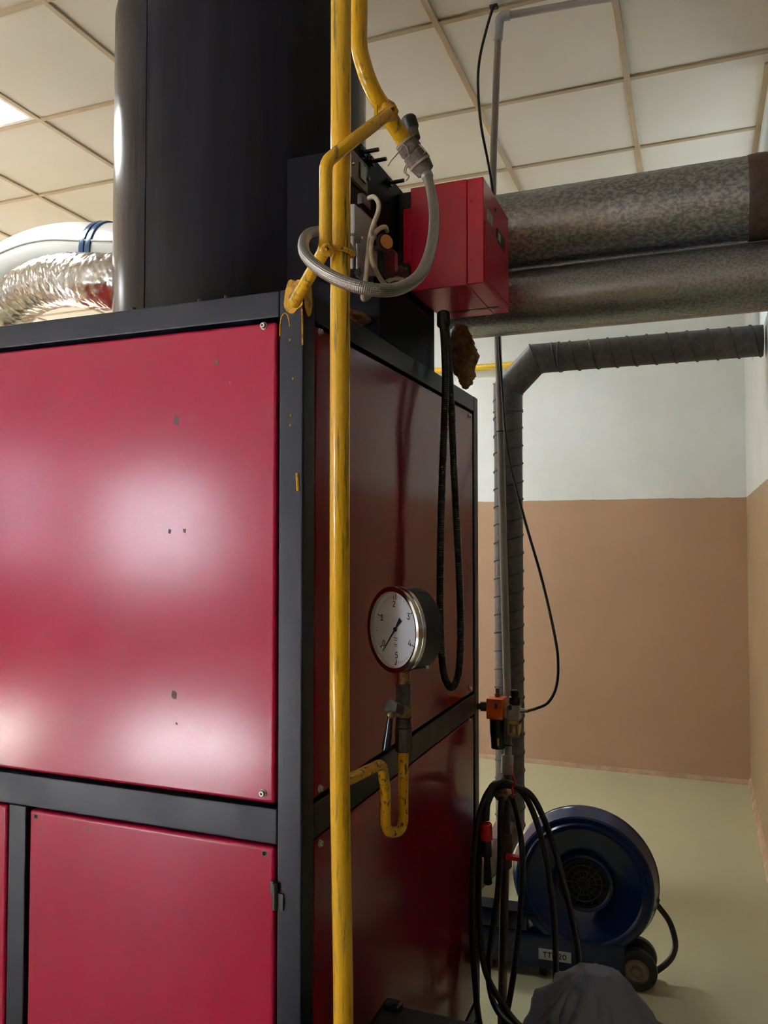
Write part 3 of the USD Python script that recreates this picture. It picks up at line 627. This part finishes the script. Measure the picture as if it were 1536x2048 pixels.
# ------------------------------------------------------------------ ducts
DY = 2.60
def hduct(name, label, ya, yb, px0, r_mat, collar=None):
    """A straight round duct along x into the right wall; ya, yb its upper and lower outline at 1500 in the photograph."""
    za, zb = at(1500, ya, Y=DY)[2], at(1500, yb, Y=DY)[2]; c, r = (za + zb) / 2, (za - zb) / 2 * .985
    x0 = at(px0, 600, Y=DY)[0]; t = thing(name, label, 'duct', (x0, DY, c))
    part('sheet', lathe([(r - .004, 0), (r, 0), (r, XE - x0 - .002), (r - .004, XE - x0 - .002)], (x0, DY, c), (1, 0, 0), 96), r_mat, t, smooth=30)
    part('lock_seam', rod((x0, DY - r * .35, c + r * .93), (XE - .002, DY - r * .35, c + r * .93), .003, 8), r_mat, t)
    if collar: xc = at(collar, 400, Y=DY)[0]; part('collar', lathe([(r, -.03), (r + .004, -.028), (r + .006, 0), (r + .004, .05), (r, .052)], (xc, DY, c), (1, 0, 0), 96), 'rusty_pipe', t, label='dark joint collar', smooth=30)
    part('inner_lining', lathe([(r - .004, 0), (r - .004, .35)], (x0, DY, c), (1, 0, 0), 64), 'black_plastic', t, smooth=30)
    return c, r, x0


d1 = hduct('flue_duct', 'upper mottled galvanised duct running right behind the burner', 318, 484, 880, 'galvanised', 1516)
d2 = hduct('return_duct', 'lower smooth galvanised duct below the mottled one', 488, 625, 905, 'galvanised_plain')

wl = thing('insulation_tuft', 'torn brown mineral wool hanging under the duct end', 'insulation', q(925, 720, 2.5))
g = trimesh.creation.icosphere(5, 1.0); v = g.vertices
a, b = q(922, 648, 2.52), q(932, 782, 2.50)
ax = b - a; hgt = np.linalg.norm(ax)
rad = np.interp(v[:, 2], [-1, -.6, 0, .6, 1], [.020, .034, .046, .044, .038])
P = (a + b) / 2 + v[:, 2:3] * -ax[None] / 2 + (v[:, :1] * _R + v[:, 1:2] * _Fh) * rad[:, None]
P += (meshkit.fbm(P * 28, 4, 1)[:, None] - .5) * v * .035 + (meshkit.fbm(P * 90, 3, 8)[:, None] - .5) * v * .014
part('wool', trimesh.Trimesh(P, g.faces, process=False), 'wool', wl, smooth=50)
g2 = trimesh.creation.icosphere(4, 1.0); v = g2.vertices; cc = q(913, 690, 2.56)
P = cc + v * np.array([.022, .03, .065]); P += (meshkit.fbm(P * 40, 4, 3)[:, None] - .5) * v * .03
part('dark_wool', trimesh.Trimesh(P, g2.faces, process=False), 'black_plastic', wl, label='dark frayed end of the wool')  # near-black lump at the end of the wool
g3 = trimesh.creation.icosphere(4, 1.0); v = g3.vertices
P = q(733, 645, 1.9) + v * np.array([.02, .12, .012]); P += (meshkit.fbm(P * 60, 4, 3)[:, None] - .5) * v * .016
lw = solo('insulation_strip', trimesh.Trimesh(P, g3.faces, process=False), 'wool', 'thin brown wool strip squeezed out above the side rail of the cabinet', 'insulation')

# spiral duct
SY, SR = 3.80, .067
svx = at(1017, 1000, Y=SY)[0]; ztop = at(1068, 718, Y=SY)[2]; x2 = at(1072, 716, Y=SY)[0]; z1 = ztop - (x2 - svx)
spd = thing('spiral_duct', 'dark spiral wound duct rising from the floor and turning right along the wall', 'duct', (svx, SY, 0))


def straight(p0, p1, name, seam=True, pitch=.085):
    p0, p1 = np.asarray(p0, float), np.asarray(p1, float); L = np.linalg.norm(p1 - p0)
    s = part(name, lathe([(SR - .003, 0), (SR, 0), (SR, L), (SR - .003, L)], p0, p1 - p0, 64), 'spiral_steel', spd, smooth=30)
    if seam:
        m = frame_of(p1 - p0); k = int(L / pitch * 40); u = np.linspace(0, 1, k); an = u * L / pitch * 2 * math.pi
        h = p0 + (u * L)[:, None] * m[:3, 2] + SR * (np.cos(an)[:, None] * m[:3, 0] + np.sin(an)[:, None] * m[:3, 1])
        part('spiral_seam', tube(h, .0050, 8), 'seam_steel', s)


straight((svx, SY, .16), (svx, SY, z1 - .05), 'vertical_run')
straight((x2 + .05, SY, ztop), (XR - .012, SY, ztop), 'horizontal_run')
W = np.array([math.cos(math.pi / 4), 0, math.sin(math.pi / 4)])


def mitred(pts, r, n=48):
    """A duct elbow of straight segments with mitred joints."""
    p = np.asarray(pts, float); t = np.diff(p, axis=0); t /= np.linalg.norm(t, axis=1, keepdims=True); rings = []
    ang = np.linspace(0, 2 * math.pi, n, endpoint=False); side = np.cross(t[0], t[-1]); side /= np.linalg.norm(side)
    for i in range(len(p)):
        a, b = t[max(i - 1, 0)], t[min(i, len(t) - 1)]; bis = (a + b) / np.linalg.norm(a + b); rad = np.cross(bis, side); k = 1 / max(bis @ a, .3)
        rings.append(p[i] + r * (np.cos(ang)[:, None] * side + k * np.sin(ang)[:, None] * rad))
    out = []
    for a, b in zip(rings, rings[1:]):
        j = np.arange(n); f = np.stack([j, (j + 1) % n, n + (j + 1) % n, n + j], 1); out.append(trimesh.Trimesh(np.vstack([a, b]), np.vstack([f[:, [0, 1, 2]], f[:, [0, 2, 3]]]), process=False))
    return cat_(out), rings


em, rings = mitred([(svx, SY, z1 - .11), (svx, SY, z1), (x2, SY, ztop), (x2 + .11, SY, ztop)], SR + .002)
el = part('elbow', em, 'spiral_steel', spd, smooth=30)
for ring in rings[1:3] + [rings[0], rings[3]]: part('elbow_bead', tube(np.vstack([ring, ring[:2]]), .0035, 8), 'spiral_steel', el)
em, rings = mitred([(svx, SY, .30), (svx, SY, .16), (svx - .03, SY - .16, .085), (svx - .10, SY - .7, .085), (svx - .16, MY1 + .02, .085)], SR)
part('floor_elbow', em, 'rusty_pipe', spd, label='dark floor elbow', smooth=30)

# ducts behind the tank at the left
fd = thing('foil_duct', 'crinkled silver foil duct bending into the left side of the black tank', 'duct', at(120, 560, Y=2.2))
fp = resample(spline([at(340, 562, Y=2.02), at(205, 563, Y=2.0), at(150, 560, Y=2.08), at(95, 567, Y=2.16), at(45, 592, Y=2.22), at(5, 640, Y=2.26), at(-18, 705, Y=2.27), at(-25, 800, Y=2.27)], 30), .004)
part('foil', tube(fp, .086, 96, disp=lambda s, a: .0035 * np.abs(np.sin(s * 62 + .6 * np.sin(a * 2))) ** .5 - .003 + .010 * (meshkit.fbm(np.stack([s * 25 + 0 * a, np.cos(a) * 3 + 0 * s, np.sin(a) * 3 + 0 * s], -1), 4, 2) - .5) + .004 * (meshkit.noise(np.stack([s * 120 + 0 * a, np.cos(a) * 6 + 0 * s, np.sin(a) * 6 + 0 * s], -1), 5) - .5)), 'foil', fd)
wd = thing('white_duct', 'smooth white duct elbow with a blue strap behind the foil duct', 'duct', at(100, 500, Y=2.9))
wp = resample(spline([at(572, 1500, Y=2.9), at(572, 900, Y=2.9), at(570, 700, Y=2.9), at(548, 580, Y=2.9), at(490, 524, Y=2.9), at(400, 514, Y=2.9), at(300, 514, Y=2.9), at(205, 512, Y=2.9), at(140, 510, Y=2.9), at(80, 522, Y=2.9), at(20, 552, Y=2.9), at(-35, 605, Y=2.9), at(-70, 690, Y=2.9), at(-80, 800, Y=2.9)], 24), .01)
w0 = part('bend', tube(wp, .142, 72), 'white_duct', wd)
tt = np.gradient(wp, axis=0); tt /= np.linalg.norm(tt, axis=1, keepdims=True)
sd_ = np.cross(tt, [0, 1, 0]); sd_ *= np.sign(sd_[:, 2:3] + 1e-9)
part('bend_seam', tube(wp + sd_ * .022 + np.array([0, -1, 0]) * .1415, .005, 8), 'white_duct', w0)
i = int(np.argmin(np.linalg.norm(wp - at(212, 512, Y=2.9), axis=1)))
for o in (-.022, .012): part('strap', lathe([(.140, -.014), (.149, -.012), (.151, 0), (.149, .012), (.140, .014)], wp[i] + tt[i] * o, tt[i], 64), 'blue_strap', wd, label='dark blue strap', smooth=30)

# ------------------------------------------------------------------ compressed air line, regulator, hose
bt = q(1004, 2040, 2.43)
air = thing('air_pipe', 'slim grey plastic air pipe dropping from the ceiling beside the spiral duct', 'pipe', (bt[0], bt[1], 0))
e0 = at(999, 34, Z=3.285)
up = spline([at(997, 52, d=2.785), at(991, 200, d=2.785), at(986, 360, d=2.79), at(989, 520, d=2.835), at(996, 690, d=2.80), at(1001, 860, d=2.72), at(1008, 1150, d=2.60), at(1015, 1400, d=2.51), at(1015, 1530, d=2.47)], 10)
part('drop_pipe', tube(up, .0123, 20), 'pipe_plastic', air)
part('ceiling_run', tube(np.array([e0, at(1180, 2, Z=3.285), at(1420, -34, Z=3.285), np.array([XE - .002, at(1420, -34, Z=3.285)[1] + .05, 3.285])]), .0118, 20), 'pipe_plastic', air)
part('elbow', tube(rounded([up[2], e0, e0 + (at(1180, 2, Z=3.285) - e0) * .12], .02), .0165, 20), 'grey_box', air)
part('coupler', rod(q(1015, 1510, 2.475), q(1014, 1548, 2.465), .019, 24, b=.002), 'reg_grey', air)
lowp = [q(1014, 1540, 2.465), q(1011, 1660, 2.45), q(1008, 1800, 2.44), bt]; lowp.append(np.array([bt[0], bt[1], .003]))
part('lower_pipe', tube(resample(np.array(lowp), .03), .0135, 20), 'rusty_pipe', air, label='rusty lower steel pipe')
part('union', cat_([rod(q(1011, 1664, 2.45), q(1011, 1700, 2.45), .020, 24, b=.003), hexprism(q(1011, 1688, 2.45), q(1011, 1702, 2.45), .023), hexprism(q(1010, 1716, 2.45), q(1010, 1734, 2.45), .021)]), 'rusty_pipe', air)
part('valve_lever', box(*np.sort([q(1014, 1712, 2.43)[0], q(1048, 1712, 2.40)[0]]), q(1030, 1712, 2.41)[1] - .012, q(1030, 1712, 2.41)[1] + .012, q(1030, 1717, 2.42)[2], q(1030, 1708, 2.42)[2], .003), 'red_plastic', air, label='red lever')
tee = q(1003, 1587, 2.42)
part('tee', cat_([rod(q(1013, 1588, 2.46), tee, .021, 24, b=.003), lathe([(0, -.004), (.020, -.004), (.022, 0), (.022, .008), (.018, .010), (0, .010)], tee, tee - q(1013, 1588, 2.46), 28)]), 'brass', air, label='brass side tap')
for py in (863, 1489):
    d = 2.72 if py < 1000 else 2.48
    c = q(1001 if py < 1000 else 1015, py, d)
    part('cable_tie', tube(np.array([c + .0145 * (math.cos(a) * _R + math.sin(a) * _Fh) for a in np.linspace(0, 2 * math.pi, 24)]), .0022, 8), 'black_plastic', air)

flt = thing('air_filter', 'orange air filter block with black bowl on the air pipe', 'air filter', q(990, 1440, 2.47))
fx = lambda px, py, d=2.45: at(px, py, d=d)
fa, fb = fx(972, 1397), fx(1009, 1438)
fyy = fa[1]
part('body', box(fa[0], fb[0], fyy, fyy + .06, fb[2], fa[2], .003), 'orange_paint', flt)
for px0, px1 in ((972, 978), (1002, 1009)):
    part('clamp_notch', box(fx(px0, 0)[0], fx(px1, 0)[0], fyy - .0015, fyy + .004, fx(0, 1416)[2], fx(0, 1406)[2], .001), 'rusty_pipe', flt)
bc = (fa + fb) / 2 + np.array([0, .03, 0])
zt, zb = fx(0, 1438)[2], fx(0, 1500)[2]
part('bowl', lathe([(0, 0), (.020, 0), (.0225, .004), (.0245, .05), (.0245, zt - zb), (0, zt - zb)], (bc[0], bc[1], zb), n=32), 'black_gloss', flt)
part('sight_strip', box(bc[0] + .004, bc[0] + .010, bc[1] - .0255, bc[1] - .021, zb + .012, zb + .035, .001), 'amber_plastic', flt)
part('top_fitting', cat_([hexprism((bc[0], bc[1], fa[2]), (bc[0], bc[1], fa[2] + .010), .010), rod((bc[0], bc[1], fa[2] + .01), (bc[0], bc[1], fa[2] + .026), .006, 12)]), 'brass', flt)
n0 = np.array([MX - .03, MY1 - .03, fx(0, 1410, 2.5)[2]]); n1 = np.array([fa[0], fyy + .03, n0[2]])
part('nipple', cat_([rod(n0 + (n1 - n0) * .1, n1, .0095, 20), hexprism(n0 + (n1 - n0) * .62, n0 + (n1 - n0) * .9, .015)]), 'iron', flt)

reg = thing('air_regulator', 'small grey air regulator with black knob and amber bowl beside the orange filter', 'regulator', q(1030, 1435, 2.46))
ra, rb = fx(1015, 1408), fx(1043, 1437)
part('body', box(ra[0], rb[0], fyy + .002, fyy + .048, rb[2], ra[2], .004), 'reg_grey', reg)
rc = ((ra[0] + rb[0]) / 2 + .002, fyy + .025)
part('knob', lathe([(0, 0), (.0150, 0), (.0165, .003), (.0165, .022), (.0135, .025), (.0135, .042), (.012, .044), (0, .044)], (rc[0], rc[1], ra[2]), n=24), 'black_plastic', reg)
part('dial_face', rod((rc[0] - .006, fyy + .003, (ra[2] + rb[2]) / 2), (rc[0] - .006, fyy - .003, (ra[2] + rb[2]) / 2), .0085, 20), 'chrome', reg)
zq = fx(0, 1469)[2]
gz0, gz1 = zq, rb[2]
part('bowl_guard', cat_([box(rc[0] - .017, rc[0] - .011, rc[1] - .021, rc[1] + .017, gz0, gz1, .002), box(rc[0] + .011, rc[0] + .017, rc[1] - .021, rc[1] + .017, gz0, gz1, .002), box(rc[0] - .017, rc[0] + .017, rc[1] - .021, rc[1] + .017, gz0, gz0 + .010, .002), box(rc[0] - .017, rc[0] + .017, rc[1] - .021, rc[1] + .017, gz1 - .012, gz1, .002)]), 'amber_plastic', reg, label='amber bowl guard')
part('bowl', rod((rc[0], rc[1], gz0 + .006), (rc[0], rc[1], gz1), .0125, 20), 'reg_grey', reg)
part('outlet', cat_([hexprism((rb[0], rc[1], fx(0, 1419)[2]), (rb[0] + .012, rc[1], fx(0, 1419)[2]), .008), rod((rb[0] + .01, rc[1], fx(0, 1419)[2]), (rb[0] + .022, rc[1], fx(0, 1419)[2]), .006, 12)]), 'steel', reg)
part('bleed_wire', tube(spline([fx(1040, 1412, 2.44), fx(1042, 1400, 2.44), fx(1047, 1404, 2.44), fx(1049, 1416, 2.44)], 8), .0016, 8), 'steel', reg)

ct = thing('air_tube', 'thin black air tube dropping from the ceiling and curving into the regulator', 'tube', at(985, 15, Z=3.30))
cpts = [at(992, 14, Z=3.312), at(986, 16, Z=3.300), q(972, 62, 2.76), q(959, 120, 2.74), q(956, 175, 2.74), q(962, 250, 2.74), q(976, 325, 2.75), q(986, 390, 2.77), q(993, 520, 2.83), q(999, 690, 2.77), q(1004, 770, 2.74), q(1010, 855, 2.69), q(1020, 925, 2.66), q(1048, 1035, 2.6), q(1084, 1160, 2.56), q(1110, 1275, 2.53), q(1116, 1330, 2.52), q(1112, 1375, 2.51), q(1096, 1405, 2.50), q(1072, 1417, 2.49)]
cpts.append(np.array([rb[0] + .02, rc[1], fx(0, 1419)[2]]))
part('tube', tube(spline(cpts, 12), .0046, 14), 'black_plastic', ct)
part('ceiling_gland', cat_([box(*[v for k in range(3) for v in (at(988, 13, Z=3.312)[k] - (.014, .01, .008)[k], at(988, 13, Z=3.312)[k] + (.014, .01, .004)[k])], .003)]), 'black_plastic', ct)

hs = thing('air_hose', 'black rubber air hose hung in big loops over the tap of the air pipe', 'hose', q(1005, 1560, 2.4))


def strand(pp, r=.0088, n=14):
    part('loop', tube(resample(spline([q(*s) for s in pp], 14), .012), r, 16), 'rubber', hs)


strand([(1003, 1594, 2.40), (1001, 1640, 2.37), (1000, 1720, 2.36), (994, 1800, 2.36), (984, 1870, 2.37), (976, 1940, 2.38), (985, 2000, 2.36), (1010, 2040, 2.30), (1040, 2055, 2.26), (1082, 2040, 2.28), (1108, 1990, 2.30), (1111, 1900, 2.31), (1104, 1800, 2.32), (1086, 1690, 2.33), (1060, 1610, 2.35), (1030, 1572, 2.36), (995, 1566, 2.36), (968, 1600, 2.35), (952, 1670, 2.34), (945, 1760, 2.33), (944, 1860, 2.33), (950, 1960, 2.32), (960, 2050, 2.30), (985, 2110, 2.27), (1010, 2040, 2.32), (1030, 1930, 2.36), (1042, 1800, 2.37), (1044, 1700, 2.37), (1033, 1625, 2.38), (1022, 1590, 2.385)])
strand([(1028, 1572, 2.34), (1060, 1588, 2.33), (1086, 1634, 2.31), (1116, 1720, 2.29), (1140, 1820, 2.27), (1155, 1900, 2.26), (1158, 1990, 2.25), (1135, 2060, 2.24), (1090, 2076, 2.24), (1040, 2052, 2.25), (1000, 2000, 2.29), (970, 1940, 2.32), (960, 1860, 2.35), (957, 1760, 2.36), (962, 1670, 2.37), (978, 1600, 2.37), (1000, 1573, 2.36), (1028, 1572, 2.345)])
strand([(1010, 1560, 2.38), (985, 1572, 2.36), (975, 1600, 2.35), (972, 1640, 2.345)], .010)
part('hose_end', rod(q(972, 1646, 2.34), q(973, 1680, 2.34), .0175, 24, b=.003), 'red_plastic', hs, label='red quick coupling')
part('coupling_tail', cat_([rod(q(973, 1680, 2.34), q(974, 1712, 2.34), .014, 20), rod(q(974, 1710, 2.34), q(976, 1768, 2.34), .0085, 18, r1=.0125, b=.003)]), 'black_plastic', hs)
sp_ = spline([q(1022, 1534, 2.44), q(1026, 1550, 2.33), q(1030, 1566, 2.325), q(1024, 1574, 2.33), q(1026, 1586, 2.35), q(1023, 1596, 2.38)], 10)
solo('string_tie', tube(sp_, .0032, 10), 'red_string', 'red string tied round the hung hose loops', 'string')

# ------------------------------------------------------------------ blower on wheels
FA = math.radians(4); fu = np.array([math.cos(FA), math.sin(FA), 0]); fn = np.array([math.sin(FA), -math.cos(FA), 0])
fc = q(1167, 1770, 2.74); FRAD = .247
fan = thing('drum_blower', 'dark blue drum blower on small wheels behind the hose loops', 'blower', (fc[0], fc[1], 0))
part('drum', lathe([(0, -.028), (.098, -.028), (.104, -.026), (.182, .004), (.190, .006), (.196, .012), (.203, .012), (.208, .006), (FRAD - .024, .006), (FRAD - .018, .002), (FRAD - .004, -.050), (FRAD, -.056), (FRAD, -.066), (FRAD - .006, -.072), (FRAD - .03, -.125), (FRAD - .05, -.130), (0, -.130)], fc, fn, 128), 'fan_blue', fan, smooth=25)
part('inlet_ring', lathe([(.082, -.03), (.082, -.012), (.088, -.006), (.096, -.010), (.102, -.026), (.102, -.03)], fc, fn, 64), 'fan_blue', fan, smooth=30)
gr = [tube(np.array([fc - fn * .014 + r * (math.cos(a) * fu + math.sin(a) * np.array([0, 0, 1.])) for a in np.linspace(0, 2 * math.pi, 49)]), .002, 6) for r in (.02, .04, .06, .078)]
part('grille', cat_([tm(t) for t in gr] + [rod(fc - fn * .015 + .08 * (math.cos(a) * fu + math.sin(a) * _U), fc - fn * .015 - .08 * (math.cos(a) * fu + math.sin(a) * _U), .002, 6) for a in np.linspace(0, math.pi, 8, endpoint=False)]), 'black_plastic', fan)
part('inlet_dark', lathe([(0, -.027), (.0815, -.027), (.0815, -.025), (0, -.025)], fc, fn, 48), 'black_plastic', fan)
M = np.eye(4); M[:3, 0], M[:3, 1], M[:3, 2] = fu, -fn, _U; M[:3, 3] = [fc[0], fc[1], 0]
def fbox(x0, x1, y0, y1, z0, z1, b): m = box(x0, x1, y0, y1, z0, z1, b); m.apply_transform(M); return m
part('base_case', fbox(-.36, .135, -.012, .125, .030, .150, .012), 'fan_blue', fan)
part('outlet_case', fbox(-.36, -.19, -.008, .06, .150, .205, .006), 'fan_blue', fan)
part('outlet_rim', fbox(-.37, -.15, -.014, .065, .203, .217, .003), 'matte_black', fan)
part('nameplate', fbox(-.151, -.042, -.0135, -.0115, .066, .102, .0005), 'sticker', fan, label='pale nameplate reading TTL 20')
t = meshkit.text_mesh('TTL 20', .017, .0006, bold=True); t.apply_translation([-t.bounds.mean(0)[0], -t.bounds.mean(0)[1], 0])
t.apply_transform(trimesh.transformations.rotation_matrix(math.pi / 2, [1, 0, 0])); t.apply_translation([-.097, -.0136, .084]); t.apply_transform(M)
part('lettering', t, 'print_black', fan, smooth=False)
wc = at(1273, 1939, Z=.068)
WR = .068
for k, off in enumerate((0, .09)):
    c = np.array([wc[0], wc[1], WR]) - fn * off
    w_ = part('wheel', lathe([(.040, -.017), (.058, -.017), (.066, -.011), (WR, 0), (.066, .011), (.058, .017), (.040, .017)], c, fn, 48), 'rubber', fan, smooth=40)
    part('hub', lathe([(0, -.012), (.042, -.012), (.042, .012), (.030, .017), (.020, .012), (.013, .010), (.013, .018), (0, .018)], c, fn, 40), 'wheel_hub', w_, label='dusty pinkish hub')
part('axle', rod(np.array([wc[0], wc[1], WR]), np.array([wc[0], wc[1], WR]) - fn * .13, .008, 16), 'iron', fan)
for o in (.03, .10): part('axle_arm', rod(np.array([wc[0], wc[1], WR]) - fn * o, fc - fn * o + np.array([0, 0, -.22]), .010, 12), 'fan_blue', fan)
for dx in (-.32, -.14):
    part('foot', fbox(dx - .012, dx + .012, .01, .11, 0, .034, .004), 'rubber', fan)
hd = [q(1312, 1806, 2.78), q(1338, 1842, 2.77), q(1350, 1880, 2.76), q(1348, 1904, 2.75), q(1336, 1924, 2.74), q(1306, 1946, 2.73), q(1282, 1950, 2.73)]
part('handle_tube', tube(spline([fc - fn * .05 + fu * (FRAD - .01) + np.array([0, 0, -.04])] + hd, 12), .0098, 18), 'rubber', fan)

# ------------------------------------------------------------------ bag and bin on the floor, pipe on the back wall
bgc = q(1195, 2000, 2.0); g = trimesh.creation.icosphere(5, 1.0); v = g.vertices.copy()
up_ = (v[:, 2] + 1) / 2; R_ = np.interp(up_, [0, .15, .5, .8, .95, 1], [.150, .165, .150, .105, .066, .026]) / np.maximum(np.sqrt(np.maximum(1 - v[:, 2] ** 2, 1e-4)), .12)
P = np.stack([bgc[0] + v[:, 0] * R_, bgc[1] + v[:, 1] * R_, .004 + up_ * .43], 1)
an = np.arctan2(v[:, 1], v[:, 0])
rid = lambda q, sd: 1 - np.abs(2 * meshkit.noise(q, sd) - 1)
fold = rid(np.stack([np.cos(an) * 2.4, np.sin(an) * 2.4, up_ * 1.3], 1), 3) + .6 * rid(np.stack([np.cos(an) * 5, np.sin(an) * 5, up_ * 3], 1), 8) + .35 * rid(P * 22, 5)
bell = np.clip(np.sin(up_ * math.pi) * 1.5, 0, 1)
pleat = 1 - np.abs(np.sin(an * 4.5 + 3.5 * meshkit.noise(np.stack([np.cos(an) * 1.5, np.sin(an) * 1.5, up_ * 2.5], 1), 21)))
k = 1 + (.30 * (fold - 1.15) + .34 * (pleat - .4)) * bell
P[:, 0] = bgc[0] + (P[:, 0] - bgc[0]) * k; P[:, 1] = bgc[1] + (P[:, 1] - bgc[1]) * k
P[:, 2] = np.maximum(.003, P[:, 2] + .035 * (fold - .9) * np.sin(up_ * math.pi))
solo('plastic_bag', trimesh.Trimesh(P, g.faces, process=False), 'bag_film', 'crumpled translucent grey plastic bag standing on the floor before the blower', 'bag', smooth=24)

bn0, bn1 = at(772, 1985, Y=1.575), at(1062, 2052, Y=1.575); bz1 = .556
bx0, bx1 = MX + .022, bn1[0] + .05
bin_ = thing('black_bin', 'black plastic bin with a flat lid at the foot of the side panel', 'bin', ((bx0 + bx1) / 2, 1.44, 0))
part('bin_body', box(bx0 + .012, bx1 - .012, 1.30, 1.565, 0, bz1 - .03, .02, 3), 'black_plastic', bin_)
part('lid', box(bx0, bx1, 1.288, 1.577, bz1 - .04, bz1, .016, 4), 'black_plastic', bin_)
part('lid_grip', box(bx0 + .012, bx0 + .05, 1.545, 1.57, bz1 - .004, bz1 + .012, .006, 3), 'black_plastic', bin_)

wpp = thing('wall_gas_pipe', 'thin yellow gas pipe running along the white back wall', 'pipe', (-1.3, YB - .06, 2.69))
zy = at(945, 736, Y=YB - .06)[2]
part('pipe', rod((-4.5, YB - .06, zy), (-.62, YB - .06, zy), .0215, 24), 'wall_pipe_yellow', wpp)
for x in (-1.9, -.75): part('clip', box(x - .012, x + .012, YB - .06, YB, zy - .01, zy + .01, .002), 'steel', wpp)

gx_, gy_ = np.meshgrid(np.linspace(-.9, .9, 25), np.linspace(-.9, .9, 25), indexing='ij'); zz = .012 + .03 * meshkit.fbm(np.stack([gx_ * 4, gy_ * 4, 0 * gx_], -1), 3, 2)
i_ = np.arange(24)[:, None] * 25 + np.arange(24)[None, :]; top_ = np.stack([gx_ - 3.5, gy_ - 2.3, zz], -1).reshape(-1, 3); bot_ = top_ - [0, 0, .008]
f_ = np.stack([i_, i_ + 25, i_ + 26, i_ + 1], -1).reshape(-1, 4); f_ = np.vstack([f_[:, [0, 1, 2]], f_[:, [0, 2, 3]]])
solo('added_sheet', trimesh.Trimesh(np.vstack([top_, bot_]), np.vstack([f_, f_[:, ::-1] + 625]), process=False), 'sheet_white', 'added white sheet on the unseen floor, there for a reflection on the red panel', 'sheet', smooth=True)  # sheet added out of view to reflect sunlight in the red front panel
